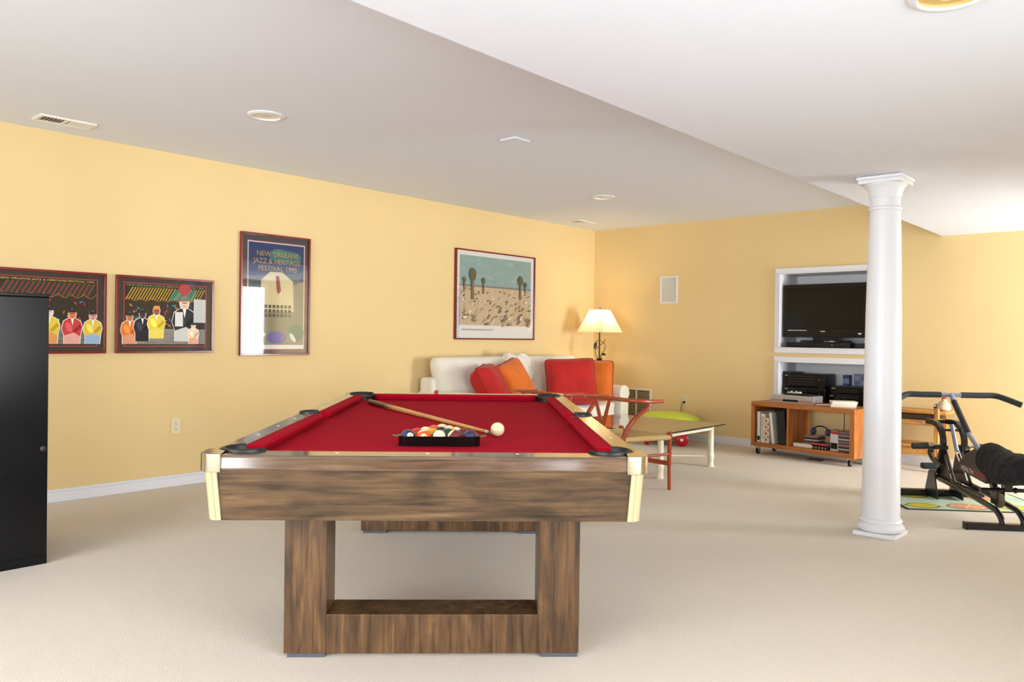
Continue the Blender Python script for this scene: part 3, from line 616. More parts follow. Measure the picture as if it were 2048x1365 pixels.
# ------------------------------------------------------------------ sofa (back to the left wall) and cushions
LIN = mat('slipcover_white', (236, 230, 216), .9, noise=.04, nscale=5, bump=.15, bscale=35, sheen=.2)
sf = thing('sofa', 'white slipcovered two-seat sofa below the desert print', 'sofa', (XL, 4.98, 0), 0)
SL = 2.34                                   # length along y
bx((.06, .02, .03), (.88, SL-.02, .30)).build('base', LIN, sf, bevel=.02, seg=3)
bx((.05, .03, .28), (.24, SL-.03, .735)).build('back_frame', LIN, sf, bevel=.035, seg=4, smooth=True)
for y0, y1 in ((0, .17), (SL-.17, SL)):
    prof = [(y0+.012, .02), (y1-.012, .02), (y1-.012, .50)] + arc((y0+y1)/2, .525, .092, -20, 200, 12) + [(y0+.012, .50)]
    a = MB(); a.loft([[Vector((x, y, z)) for y, z in prof] for x in (.055, .30, .60, .90)]); a.build('arm', LIN, sf, smooth=True, bevel=.012, seg=3)
def softbox(lo, hi, r, seed, wob=.010):
    m_ = MB(); n = 12; c = [(lo[i]+hi[i])/2 for i in range(3)]; d = [(hi[i]-lo[i])/2 for i in range(3)]
    bm = bmesh.new(); bmesh.ops.create_cube(bm, size=2); bmesh.ops.subdivide_edges(bm, edges=bm.edges, cuts=n, use_grid_fill=True)
    rnd = random.Random(seed); ph = [rnd.uniform(0, 6) for _ in range(4)]
    for v in bm.verts:
        p = v.co; k = max(abs(p.x), abs(p.y), abs(p.z)); s = (abs(p.x)**6+abs(p.y)**6+abs(p.z)**6)**(1/6)
        q = p*(k/s)*1.0 if s else p
        w_ = wob*(math.sin(4*q.y+ph[0])*math.cos(3*q.z+ph[1])+.5*math.sin(9*q.y+5*q.z+ph[2]))
        v.co = Vector((c[0]+d[0]*q.x+w_*.7, c[1]+d[1]*q.y, c[2]+d[2]*q.z+w_*(1 if q.z > .5 else 0)))
    bm.faces.ensure_lookup_table(); bm.verts.index_update()
    m_.add([v.co.copy() for v in bm.verts], [tuple(v.index for v in f.verts) for f in bm.faces]); bm.free(); return m_
for k in range(2): softbox((.20, .17+k*1.0, .27), (.90, .17+(k+1)*1.0, .44), .05, 3+k).build('seat_cushion', LIN, sf, smooth=True, auto=80)
for k, (yc, ww) in enumerate(((.62, 1.12), (1.67, 1.10))):
    b = pillow(ww, .56, .30, 20, .06, 11+k, .022).build('back_cushion', LIN, sf, smooth=True, auto=80); weld(b)
    for v in b.data.vertices: v.co.x *= 1+.16*v.co.z/.56
    b.matrix_local = Matrix.Translation((.25, yc, .665)) @ Matrix.Rotation(math.radians(90), 4, 'Z') @ Matrix.Rotation(math.radians(-13), 4, 'X')
# gathered loose cover between the two back cushions
q = MB(); n = 26; rows_ = []
for i in range(n+1):
    u = i/n; ring = []
    for j in range(15):
        v = j/14; ang = v*2.6
        y = 1.02+.26*u+.03*math.sin(9*v+3*u); x = .16+.22*math.sin(ang*.62)+.016*math.sin(26*u+4*v)+.012*math.sin(41*u); z = .955-.40*max(0, v-.28)**1.05+.016*math.sin(19*u+2*v)*(1-v)+.02*(1-v)*math.sin(7*u)
        if v < .28: z = .955-(.28-v)*.25+.012*math.sin(17*u)
        ring.append(Vector((x, y-.10*v*(1 if u < .5 else -1), z)))
    rows_.append(ring)
fo = q.loft(rows_, cap=False, closed=False).build('cover_fold', LIN, sf, smooth=True, auto=80); s_ = fo.modifiers.new('thick', 'SOLIDIFY'); s_.thickness = .012
REDV = mat('velvet_red', (190, 18, 8), .8, noise=.18, nscale=7, bump=.1, bscale=40, sheen=.12)
ORV = mat('velvet_orange', (226, 112, 20), .8, noise=.15, nscale=7, bump=.1, bscale=40, sheen=.12)
PIPE_R = mat('piping_dark_red', (150, 18, 12), .8); PIPE_O = mat('piping_rust', (176, 50, 18), .8)
def scatter(label, c, normal, up, w, h, t, mm, pm, seed):
    o = pillow(w, h, t, 16, .10, seed, .008).build('throw_pillow', mm, smooth=True, auto=80); weld(o); o.matrix_world = Matrix.Translation(c) @ orient(normal, up)
    tag(o, label, 'pillow', 'throw pillows on the sofa')
    pts = []
    N = 64
    for i in range(N+1):
        t_ = i/N*4; k = int(t_) % 4; f_ = (t_-int(t_))*2-1; u, v = ((f_, -1), (1, f_), (-f_, 1), (-1, -f_))[k]
        rc = 1-.075*(u*v)**6; pts.append((u*rc*(1-.10*(1-v*v)*.55)*w/2, 0, v*rc*(1-.10*(1-u*u)*.55)*h/2))
    MB().tube(pts, .006, 6, cap=False).build('piping', pm, o, smooth=True); return o
PF = -F
scatter('red velvet pillow facing out at the right end of the sofa', (-5.00, 6.52, .672), PF*.9+R*.12+U*.24, U-R*.04, .54, .50, .24, REDV, PIPE_R, 1)
scatter('orange velvet pillow tucked behind the red one near the lamp', (-5.10, 7.02, .655), PF*.9-R*.15+U*.18, U+R*.02, .48, .48, .20, ORV, PIPE_O, 2)
scatter('red velvet pillow leaning on its edge, leftmost on the sofa', (-5.10, 5.40, .668), R*.93+PF*.20+U*.50, U-R*.52, .44, .42, .26, REDV, PIPE_R, 3)
scatter('orange velvet pillow with rust edge leaning between the red pillows', (-5.14, 5.80, .690), R*.80+PF*.48+U*.45, U-R*.50, .45, .45, .20, ORV, PIPE_R, 4)

# ------------------------------------------------------------------ lamp in the corner
lp = thing('floor_lamp', 'lit floor lamp with cream square shade and leafy metal stem in the room corner', 'lamp', (-5.30, 7.44, 0), YAW)
IRON = mat('dark_bronze_iron', (52, 50, 42), .4, metal=.7)
VINE = mat('vine_bronze', (122, 92, 40), .4, metal=.6)
MB().lathe([(.13, 0), (.13, .012), (.10, .022), (.03, .034), (.014, .05)], 28).build('base', IRON, lp, smooth=True)
MB().tube([(0, 0, .04), (0, 0, 1.19)], .0085, 12).build('pole', IRON, lp, smooth=True)
MB().lathe([(.010, .855), (.026, .862), (.036, .893), (.014, .880), (.010, .876)], 6).build('collar', IRON, lp)
MB().tube(curve_pts([(-.012, 0, .88), (-.045, .01, .95), (-.04, .01, 1.0), (.0, -.012, 1.04), (.05, 0, 1.085), (.062, 0, 1.12)], 8), .0045, 6).build('vine', VINE, lp, smooth=True)
MB().tube(curve_pts([(.014, 0, .88), (.03, .01, .94), (.062, 0, 1.0), (.060, 0, 1.06), (.03, -.01, 1.09), (-.01, -.014, 1.10), (-.036, 0, 1.085)], 8), .0045, 6).build('vine', VINE, lp, smooth=True)
MB().tube(curve_pts([(.008, 0, .89), (.018, 0, .93), (.026, 0, .955)], 5), .003, 6).build('vine', VINE, lp, smooth=True)
for (x, z, L, a) in ((-.038, 1.085, .095, 205), (.026, .95, .055, 100)):
    d = Vector((math.sin(math.radians(a))*.5, 0, math.cos(math.radians(a)))).normalized(); e = Vector((-d.z, 0, d.x)); o0 = Vector((x, -.002, z)); q = MB()
    ring = []
    for i in range(9):
        u = i/8; wd = .019*math.sin(PI*u**.8)*(L/.095)**.6; ring.append([o0+d*L*u-e*wd, o0+d*L*u+Vector((0, -.005, 0)), o0+d*L*u+e*wd, o0+d*L*u+Vector((0, .003, 0))])
    q.loft(ring).build('leaf', IRON, lp, smooth=True)
SHADE = bpy.data.materials.new('lamp_shade_cream'); SHADE.use_nodes = True; nt = SHADE.node_tree; nt.nodes.clear()
so = nt.nodes.new('ShaderNodeOutputMaterial'); sd = nt.nodes.new('ShaderNodeBsdfDiffuse'); sd.inputs[0].default_value = lin((246, 232, 200)); stl = nt.nodes.new('ShaderNodeBsdfTranslucent'); stl.inputs[0].default_value = lin((250, 236, 206))
smx = nt.nodes.new('ShaderNodeMixShader'); smx.inputs[0].default_value = .55; nt.links.new(sd.outputs[0], smx.inputs[1]); nt.links.new(stl.outputs[0], smx.inputs[2]); nt.links.new(smx.outputs[0], so.inputs[0])
def sq(r, z): return [Vector((r*math.cos(a), r*math.sin(a), z)) for a in (-PI/2, 0, PI/2, PI)]
MB().loft([sq(.262, 1.195), sq(.118, 1.452)], cap=False).build('lamp_shade', SHADE, lp)
for a in (-PI/2, 0, PI/2, PI): MB().tube([(.2625*math.cos(a), .2625*math.sin(a), 1.195), (.1185*math.cos(a), .1185*math.sin(a), 1.452)], .0022, 6).build('shade_seam', mat('shade_seam', (226, 208, 170), .8), lp)
MB().tube([(0, 0, 1.19), (0, 0, 1.46)], .003, 8).build('harp_rod', IRON, lp); MB().lathe([(.003, 1.455), (.010, 1.462), (.010, 1.470), (.004, 1.476)], 12).build('finial', IRON, lp, smooth=True)
MB().lathe([(.001, 1.25), (.022, 1.262), (.030, 1.29), (.024, 1.325), (.013, 1.345)], 16).build('bulb', mat('lamp_bulb_glow', (255, 240, 210), .5, emit=(255, 220, 160), estr=2.5), lp, smooth=True)
pl_ = bpy.data.lights.new('lamp_glow', 'POINT'); pl_.energy = 3.6; pl_.color = (1, .82, .55); pl_.shadow_soft_size = .04
plo = bpy.data.objects.new('lamp_glow', pl_); plo.location = (0, .0, 1.38); COL.objects.link(plo); plo.parent = lp

# ------------------------------------------------------------------ wishbone chairs
CHW = mat('chair_red_brown_lacquer', (166, 66, 32), .25, noise=.15, nscale=6, coat=.3)
CORD = mat('paper_cord', (206, 172, 112), .85, noise=.12, nscale=14, bump=.5, bscale=120, stretch=(1, 8, 1))
ch1 = thing('wishbone_chair', 'red-brown curved-back chair with woven cord seat, beside the glass table', 'chair', (-3.315, 4.985, 0), math.radians(-9), 'curved-back chairs facing the sofa')
for s in (-1, 1):
    MB().tube(curve_pts([(s*.235, .245, 0), (s*.240, .235, .2), (s*.245, .232, .40), (s*.245, .232, .425)], 5), [.013]*5+[.016]*5+[.019]*5+[.018], 12).build('front_leg', CHW, ch1, smooth=True)
    MB().lathe([(.001, .438), (.014, .436), (.0205, .425), (.018, .412)], 14, (s*.245, .232, 0)).build('leg_knob', CHW, ch1, smooth=True)
    MB().tube(curve_pts([(s*.175, -.235, 0), (s*.185, -.225, .22), (s*.195, -.215, .42), (s*.235, -.15, .55), (s*.268, -.045, .63), (s*.268, -.03, .672)], 6), [.013]*6+[.016]*6+[.018]*6+[.017]*6+[.014]*6+[.012], 12).build('rear_leg', CHW, ch1, smooth=True)
    MB().tube([(s*.242, .225, .27), (s*.19, -.215, .27)], .011, 8).build('side_stretcher', CHW, ch1, smooth=True)
    MB().tube([(s*.245, .225, .396), (s*.194, -.212, .402)], .020, 10).build('cord_wrapped_rail', CORD, ch1, smooth=True)
for y, z, w_ in ((.232, .20, .238), (-.222, .20, .183)):
    MB().cbox((0, y, z), (w_*2, .018, .034)).build('cross_stretcher', CHW, ch1, bevel=.004)
MB().tube(curve_pts([(.275, .11, .672), (.278, .0, .674), (.262, -.12, .680), (.20, -.205, .688), (.10, -.245, .695), (0, -.255, .697), (-.10, -.245, .695), (-.20, -.205, .688), (-.262, -.12, .680), (-.278, .0, .674), (-.275, .11, .672)], 6), .0145, 12).build('bent_top_rail', CHW, ch1, smooth=True)
y0 = -.222
MB().prism([(-.018, .405), (.018, .405), (.024, .49), (.085, .69), (.060, .69), (.0, .52), (-.060, .69), (-.085, .69), (-.024, .49)], -.006, .006, Matrix.Translation((0, y0-.012, 0)) @ Matrix.Rotation(PI/2, 4, 'X') @ Matrix.Rotation(math.radians(0), 4, 'X')).build('wishbone_splat', CHW, ch1, bevel=.002)
MB().tube([(-.195, -.215, .402), (.195, -.215, .402)], .020, 10).build('cord_wrapped_rail', CORD, ch1, smooth=True); MB().tube([(-.245, .232, .396), (.245, .232, .396)], .022, 10).build('cord_wrapped_rail', CORD, ch1, smooth=True)
# woven seat: four triangles of cord dishing to the middle
st = MB(); cor = [Vector((-.245, .236, .418)), Vector((.245, .236, .418)), Vector((.196, -.218, .422)), Vector((-.196, -.218, .422))]; mid = Vector((0, .015, .397))
for k in range(4):
    a, b = cor[k], cor[(k+1) % 4]; rings = []
    for i in range(13):
        u = i/12; p, q2 = a.lerp(mid, u), b.lerp(mid, u); dz = .004 if i % 2 else 0
        rings.append([p+Vector((0, 0, dz)), p.lerp(q2, .5)+Vector((0, 0, dz-.006*math.sin(PI*u))), q2+Vector((0, 0, dz))])
    st.loft(rings, cap=False, closed=False)
s1 = st.build('woven_seat', CORD, ch1, smooth=True, auto=60); sm = s1.modifiers.new('thick', 'SOLIDIFY'); sm.thickness = .026
ch2 = dup(ch1, (-4.065, 5.02, 0), math.radians(-7), 'red-brown curved-back chair mostly hidden behind the pool table end', 'curved-back chairs facing the sofa')

# ------------------------------------------------------------------ glass coffee table
CT = mat('cream_painted_metal', (240, 232, 206), .4)
ct = thing('coffee_table', 'glass-topped coffee table with cream bamboo-style legs in front of the sofa', 'coffee table', (-3.83, 5.985, 0), 0)
HX, HY = .485, .425
def bamboo(x, y):
    MB().lathe([(.030, 0), (.032, .008), (.026, .018), (.025, .07), (.031, .078), (.031, .088), (.026, .092), (.031, .096), (.031, .106), (.025, .114), (.0245, .345), (.030, .352), (.032, .362), (.030, .370)], 20, (x, y, 0)).build('leg', CT, ct, smooth=True)
for sx in (-1, 1):
    for sy_ in (-1, 1): bamboo(sx*HX, sy_*HY)
for s in (-1, 1):
    MB().tube([(s*HX, -HY, .335), (s*HX, HY, .335)], .013, 10).build('frame_bar', CT, ct, smooth=True); MB().tube([(-HX, s*HY, .335), (HX, s*HY, .335)], .013, 10).build('frame_bar', CT, ct, smooth=True)
MB().tube([(-HX, -HY, .092), (HX, HY, .092)], .006, 8).build('cross_rod', CT, ct, smooth=True); MB().tube([(-HX, HY, .0925), (HX, -HY, .0925)], .006, 8).build('cross_rod', CT, ct, smooth=True)
TG = glass_mat('table_glass', (.90, .94, .88), 1.6)
bx((-.575, -.515, .3705), (.575, .520, .3795)).build('glass_top', TG, ct)
EDGE = mat('glass_edge_dark_green', (24, 40, 34), .15)
for lo, hi in (((-.5765, -.5165), (.5765, -.515)), ((-.5765, .52), (.5765, .5215)), ((-.5765, -.515), (-.575, .52)), ((.575, -.515), (.5765, .52))): bx((lo[0], lo[1], .3705), (hi[0], hi[1], .3797)).build('glass_edge', EDGE, ct)

# ------------------------------------------------------------------ lime saucer stool behind the glass table
LIME = mat('lime_plastic', (206, 222, 66), .5, noise=.06, nscale=6)
pf = thing('saucer_stool', 'lime green saucer-shaped stool on red wheels by the back wall vent', 'stool', (-4.42, 7.455, 0))
MB().lathe([(.05, .235), (.20, .238), (.33, .250), (.362, .266), (.358, .280), (.30, .308), (.22, .332), (.10, .344), (.001, .347)], 44).build('saucer_seat', LIME, pf, smooth=True, auto=70)
TRED = mat('red_plastic', (188, 18, 22), .25); TDK = mat('dark_maroon', (48, 16, 22), .5)
MB().lathe([(.24, .125), (.25, .14), (.20, .17), (.07, .19), (.06, .237)], 32).build('pedestal', TDK, pf, smooth=True)
for k in range(4):
    a = math.radians(-20+90*k); c = Vector((.255*math.cos(a), .255*math.sin(a), .072))
    MB().tube([c*.8+Vector((0, 0, .075)), c+Vector((0, 0, .072)), c+Vector((0, 0, .02))], .012, 8).build('wheel_fork', TDK, pf, smooth=True)
    w_ = MB().lathe([(.001, -.030), (.050, -.030), (.070, -.018), (.071, 0), (.070, .018), (.050, .030), (.001, .030)], 24, M=Matrix.Translation(c) @ Matrix.Rotation(a+.9, 4, 'Z') @ Matrix.Rotation(PI/2, 4, 'X')).build('wheel', TRED, pf, smooth=True)
    MB().lathe([(.001, -.032), (.016, -.032), (.016, .032), (.001, .032)], 14, M=Matrix.Translation(c) @ Matrix.Rotation(a+.9, 4, 'Z') @ Matrix.Rotation(PI/2, 4, 'X')).build('hub', WHITE, w_, smooth=True)

# ------------------------------------------------------------------ television and boxes in the upper niche
SCRN = mat('tv_screen', (12, 11, 10), .14, spec=.25); N1 = (N1[0], N1[1], N1[2]+.012, N1[3]); N2 = (N2[0], N2[1], N2[2]+.012, N2[3])
tv = thing('television', 'black flat-screen television in the upper wall niche', 'television', (-2.919, 7.965, N1[2]))
zb, zt = 1.163-N1[2]+.0, 1.698-N1[2]
bx((-.415, -.045, zb), (.415, .045, zt)).build('housing', BLACK, tv, bevel=.008, seg=3)
for lo, hi in (((-.415, zb), (.415, zb+.085)), ((-.415, zt-.045), (.415, zt)), ((-.415, zb+.085), (-.368, zt-.045)), ((.368, zb+.085), (.415, zt-.045))): bx((lo[0], -.052, lo[1]), (hi[0], -.044, hi[1])).build('bezel', DARKGLOSS, tv, bevel=.003)
bx((-.368, -.047, zb+.085), (.368, -.0445, zt-.045)).build('screen', SCRN, tv)
bx((-.12, -.03, .075), (.12, .03, zb+.01)).build('stand_neck', BLACK, tv, bevel=.004); MB().prism([(x*.25, y*.125) for x, y in arc(0, 0, 1, 0, 348, 29)], .056, .076).build('stand_foot', DARKGLOSS, tv, bevel=.004)
SIL = mat('silver_mark', (200, 200, 204), .3, metal=.6)
MB().cbox((-.012, -.0525, zb+.060), (.046, .001, .008)).build('logo_badge', SIL, tv); bx((-.368, -.0528, zb+.066), (-.175, -.0522, zb+.073)).build('logo_strip', SIL, tv)
MB().prism([(.320, zb+.046), (.366, zb+.046), (.343, zb+.026)], -.0006, .0006, Matrix.Translation((0, -.0525, 0)) @ Matrix.Rotation(PI/2, 4, 'X')).build('corner_mark', SIL, tv)
bxo = thing('media_box', 'wide flat black media box under the television stand', 'media player', (-2.96, 7.99, N1[2])); bx((-.33, -.10, .003), (.30, .18, .054)).build('case', BLACK, bxo, bevel=.003); bx((-.30, -.102, .012), (.27, -.099, .022)).build('front_line', DARKGLOSS, bxo); MB().cbox((.13, -.102, .03), (.010, .002, .006)).build('indicator', SIL, bxo)
bxo = thing('cable_box', 'small silver-topped box at the right of the upper niche', 'media player', (-2.52, 7.97, N1[2])); bx((-.10, -.06, .003), (.10, .12, .052)).build('case', BLACK, bxo, bevel=.003); bx((-.10, -.06, .052), (.10, .12, .060)).build('lid', mat('grey_lid', (120, 122, 126), .4), bxo); MB().lathe([(.055, 0), (.055, .006)], 24, M=Matrix.Translation((.0, .02, .0605))).build('disc', CHROME, bxo)
# hi-fi in the lower niche
def unit(name, label, x0, x1, y0, y1, z0, z1, rows=2, parentless=True):
    o = thing(name, label, 'stereo', ((x0+x1)/2, y0, z0)); w_, d_, h_ = x1-x0, y1-y0, z1-z0
    bx((-w_/2, 0, .008), (w_/2, d_, h_)).build('case', BLACK, o, bevel=.003)
    for sx in (-1, 1): bx((sx*w_*.42-.02, .01, 0), (sx*w_*.42+.02, .05, .008)).build('foot', BLACK, o)
    GR = mat('hifi_panel', (34, 34, 36), .25)
    bx((-w_/2+.012, -.004, .014), (w_/2-.012, 0, h_-.008)).build('front_panel', DARKGLOSS, o)
    for k in range(rows): z = .018+(h_-.03)*(k+.5)/rows; bx((-w_*.38, -.0065, z-.003), (w_*.25, -.0035, z+.003)).build('display_strip', GR, o)
    MB().lathe([(.012, 0), (.011, .012)], 18, M=Matrix.Translation((w_*.38, -.003, h_*.6)) @ Matrix.Rotation(PI/2, 4, 'X')).build('knob', GR, o, smooth=True)
    MB().cbox((-w_*.42, -.0047, h_-.02), (.03, .001, .006)).build('badge', SIL, o); return o
Z2 = N2[2]
unit('hifi_receiver', 'wide black hi-fi unit at the bottom left of the lower niche', -3.335, -2.905, YB+.045, YB+.33, Z2, Z2+.155, 3)
unit('hifi_receiver', 'large black hi-fi receiver on top of the left stack in the lower niche', -3.338, -2.915, YB+.055, YB+.34, Z2+.156, Z2+.292, 4)
unit('hifi_receiver', 'black player at the bottom of the right stack in the lower niche', -2.865, -2.485, YB+.04, YB+.30, Z2, Z2+.108, 2)
unit('hifi_receiver', 'slim black player on top of the right stack in the lower niche', -2.850, -2.495, YB+.045, YB+.30, Z2+.109, Z2+.183, 1)
rm = thing('remote_control', 'black remote control lying on top of the large receiver', 'remote', (-3.255, YB+.11, Z2+.292), math.radians(12)); bx((-.10, -.022, .0), (.10, .022, .018)).build('case', BLACK, rm, bevel=.006); 
for i in range(6): MB().cbox((-.07+i*.025, 0, .0185), (.012, .012, .002)).build('button', mat('button_grey', (70, 70, 74), .6), rm)
BLUEB = [(52, 78, 130), (70, 98, 150), (44, 66, 112)]
for i in range(3):
    b = thing('boxed_set', ['blue boxed set, left of three behind the players', 'blue boxed set, middle of three behind the players', 'blue boxed set, right of three behind the players'][i], 'box set', (-2.822+i*.021, YB+.385, Z2+.0)); bx((-.0095, -.06, 0), (.0095, .02, .285)).build('slipcase', mat('blue_case_%d' % i, BLUEB[i], .5), b, bevel=.001); bx((-.0098, -.0605, .20), (.0098, -.06, .25)).build('spine_label', mat('spine_label_blue', (140, 160, 196), .6), b)
b = thing('calendar_board', 'pale blue grid-printed calendar panel leaning in the lower niche', 'calendar', (-2.58, YB+.392, Z2)); q = MB().cbox((0, 0, .15), (.33, .006, .30)); q.build('panel', mat('calendar_grey_blue', (140, 144, 172), .7), b)
for i in range(5):
    for j in range(5): MB().cbox((-.128+i*.064, -.0035, .05+j*.052), (.05, .001, .034)).build('grid_cell', mat('calendar_cell_%d' % ((i*3+j) % 2), ((166, 168, 196), (116, 122, 158))[(i*3+j) % 2], .7), b)

# ------------------------------------------------------------------ rolling media cart and what is on it
CX, CY, CR = -3.455, 7.45, math.radians(-9.7)
def cpt(x, y, z=0): return Vector((CX+x*math.cos(CR)-y*math.sin(CR), CY+x*math.sin(CR)+y*math.cos(CR), z))
CWX = wood('cherry_wood_long', (146, 80, 30), (176, 104, 46), (196, 124, 62), 'X', rough=.4, blotch=.15, scale=.6)
CWZ = wood('cherry_wood_upright', (150, 82, 32), (186, 112, 52), (204, 132, 68), 'Z', rough=.4, blotch=.15, scale=.6)
ca = thing('media_cart', 'low cherry-wood media cart on casters under the wall niches', 'cart', (CX, CY, 0), CR)
CWD, CDP, ZA, ZB_ = 1.07, .385, .078, .52
bx((0, 0, ZB_-.042), (CWD, CDP, ZB_)).build('top_board', CWX, ca, bevel=.002); bx((.038, .002, ZA), (CWD-.045, CDP, ZA+.042)).build('bottom_board', CWX, ca, bevel=.002)
bx((0, 0, ZA), (.038, CDP, ZB_-.042)).build('side_board', CWZ, ca, bevel=.002); bx((CWD-.045, 0, ZA-.004), (CWD, CDP, ZB_-.042)).build('side_board', CWZ, ca, bevel=.002)
bx((.395, .002, ZA+.042), (.417, CDP, ZB_-.042)).build('divider', CWZ, ca, bevel=.001)
bx((.038, CDP-.012, ZA+.042), (.395, CDP-.002, ZB_-.042)).build('back_panel', mat('cart_back_dark', (70, 38, 20), .6), ca)
for x, y in ((.055, .05), (CWD-.06, .05), (.055, CDP-.05), (CWD-.06, CDP-.05)):
    c = MB().box((x-.024, y-.024, ZA-.010), (x+.024, y+.024, ZA-.004)).box((x-.016, y-.020, .030), (x-.011, y+.014, ZA-.008)).box((x+.011, y-.020, .030), (x+.016, y+.014, ZA-.008)).build('caster', CHROME, ca)
    MB().lathe([(.001, -.009), (.026, -.009), (.029, -.005), (.029, .005), (.026, .009), (.001, .009)], 22, M=Matrix.Translation((x, y-.006, .029)) @ Matrix.Rotation(PI/2, 4, 'Y')).build('caster_wheel', BLACK, c, smooth=True)
    MB().lathe([(.001, -.0105), (.014, -.0105), (.014, .0105), (.001, .0105)], 14, M=Matrix.Translation((x, y-.006, .029)) @ Matrix.Rotation(PI/2, 4, 'Y')).build('wheel_hub', CHROME, c, smooth=True)
ZS = ZA+.0425
PAGE = mat('book_pages', (232, 224, 204), .8)
def book(label, x, w_, h_, d_, col, tilt=0, y=.02, group='books in the cart'):
    p = cpt(x, y, ZS); o = thing('book', label, 'book', p, CR, group)
    if tilt: o.rotation_euler = (0, math.radians(tilt), CR)
    cm = mat('cover_%d_%d_%d' % col, col, .5); t = .003
    bx((0, 0, 0), (t, d_, h_)).build('cover_board', cm, o); bx((w_-t, 0, 0), (w_, d_, h_)).build('cover_board', cm, o); bx((0, 0, 0), (w_, t, h_)).build('spine', cm, o)
    bx((t, t, .004), (w_-t, d_-.005, h_-.004)).build('pages', PAGE, o); return o, w_, h_
o, w_, h_ = book('white tall binder, leftmost in the cart', .058, .036, .300, .24, (226, 226, 222)); bx((.004, -.0006, .02), (w_-.004, 0, .06)).build('spine_label', BLACK, o)
o, w_, h_ = book('thick cream book with black spine lettering in the cart', .102, .046, .282, .23, (238, 232, 206))
text_mesh('spine_lettering', 'HOLLYWOOD', .034, BLACK, o, Matrix.Translation((w_*.72, -.0008, .035)) @ TM @ Matrix.Rotation(PI/2, 4, 'Z'), width=None)
o, w_, h_ = book('white book with red blotches on the spine in the cart', .152, .040, .245, .22, (232, 222, 214))
for k in range(7): MB().cbox((.012+.016*(k % 2), -.0006, .03+k*.031), (.016, .001, .020)).build('spine_print', mat('spine_red', (178, 62, 50), .6), o)
book('white slim book leaning against the black binder in the cart', .226, .030, .300, .23, (240, 238, 230), -7)
o, w_, h_ = book('large black glossy binder leaning in the cart', .302, .088, .325, .25, (18, 20, 22), -5, .012)
def cdcase(label, p, rz, k, group):
    cols = [(60, 50, 60), (150, 140, 140), (40, 44, 60), (190, 186, 180), (120, 40, 40), (70, 74, 80), (210, 206, 200), (30, 30, 34), (146, 60, 70)]
    o = thing('cd_case', label, 'CD case', p, rz, group); c = cols[k % 9]
    bx((-.071, -.0625, 0), (.071, .0625, .0095)).build('jewel_case', mat('cd_%d' % (k % 9), c, .25), o, bevel=.001); bx((-.066, -.0628, .0025), (.066, -.0625, .007)).build('spine_card', mat('cds_%d' % ((k*5+3) % 9), cols[(k*5+3) % 9], .5), o); return o
NTH = ['lowest', 'second', 'third', 'fourth', 'fifth', 'sixth', 'seventh', 'eighth', 'ninth', 'tenth', 'eleventh', 'twelfth', 'thirteenth', 'fourteenth', 'fifteenth', 'sixteenth', 'seventeenth', 'eighteenth', 'topmost']
for k in range(11): cdcase('CD case, %s from the bottom of the left-hand stack in the cart' % NTH[k], cpt(.575+.004*math.sin(k*2.1), .20+.003*math.cos(k*1.7), ZS+.010*k), CR+.05*math.sin(k*1.3), k, 'left CD stack in the cart')
for k in range(19): cdcase('CD case, %s from the bottom of the right-hand stack in the cart' % NTH[k], cpt(.945+.003*math.sin(k*2.1), .12+.003*math.cos(k*1.7), ZS+.010*k), CR+.04*math.sin(k*1.9), k+4, 'right CD stack in the cart')
o = thing('white_box', 'flat white box on the cart shelf before the left CD stack', 'box', cpt(.545, .075, ZS), CR); bx((-.10, -.035, 0), (.09, .035, .030)).build('carton', mat('carton_white', (232, 228, 214), .6), o, bevel=.002); bx((-.101, -.036, .022), (.091, .036, .0315)).build('lid', mat('carton_lid', (240, 236, 224), .6), o)
o = thing('game_console', 'black box with orange-red stripe on the cart shelf', 'console', cpt(.715, .11, ZS), CR); bx((-.095, -.065, 0), (.095, .07, .058)).build('case', BLACK, o, bevel=.004); bx((-.09, -.067, .040), (.09, -.064, .054)).build('stripe', mat('stripe_orange_red', (206, 70, 44), .5), o)
for i in range(5): MB().cbox((-.07+i*.032, -.066, .014), (.015, .004, .012)).build('button', mat('button_pale', (180, 176, 170), .5), o)
o = thing('tape_box', 'grey cassette box with red lid standing on the cart shelf', 'box', cpt(.845, .10, ZS), CR); bx((-.03, -.05, 0), (.045, .06, .155)).build('carton', mat('carton_grey', (206, 202, 198), .6), o, bevel=.002); bx((-.031, -.051, .155), (.046, .061, .172)).build('lid', mat('lid_red', (186, 34, 36), .5), o, bevel=.002); bx((-.025, -.0515, .02), (.04, -.05, .075)).build('dark_panel', BLACK, o)
o = thing('headphones', 'pair of black and blue headphones resting on the left CD stack', 'headphones', cpt(.64, .19, ZS+.112), CR)
MB().tube(curve_pts([(-.085, 0, .02), (-.07, 0, .065), (0, 0, .088), (.07, 0, .065), (.085, 0, .02)], 6), .006, 8).build('headband', BLACK, o, smooth=True)
for s in (-1, 1): MB().lathe([(.001, -.016), (.030, -.016), (.034, -.004), (.034, .010), (.022, .018), (.001, .018)], 20, M=Matrix.Translation((s*.075, 0, .033)) @ Matrix.Rotation(PI/2, 4, 'Y')).build('ear_cup', mat('steel_blue', (60, 92, 140), .25, metal=.3), o, smooth=True)
o = thing('cable', 'black cable hanging behind the open cart shelf', 'cord', cpt(.76, .36, 0), CR); MB().tube(curve_pts([(0, .04, .60), (0, .036, .50), (0, .036, .40), (.0, .02, .28), (-.05, -.02, .285), (-.12, -.06, .262)], 6), .0035, 6).build('wire', BLACK, o, smooth=True)
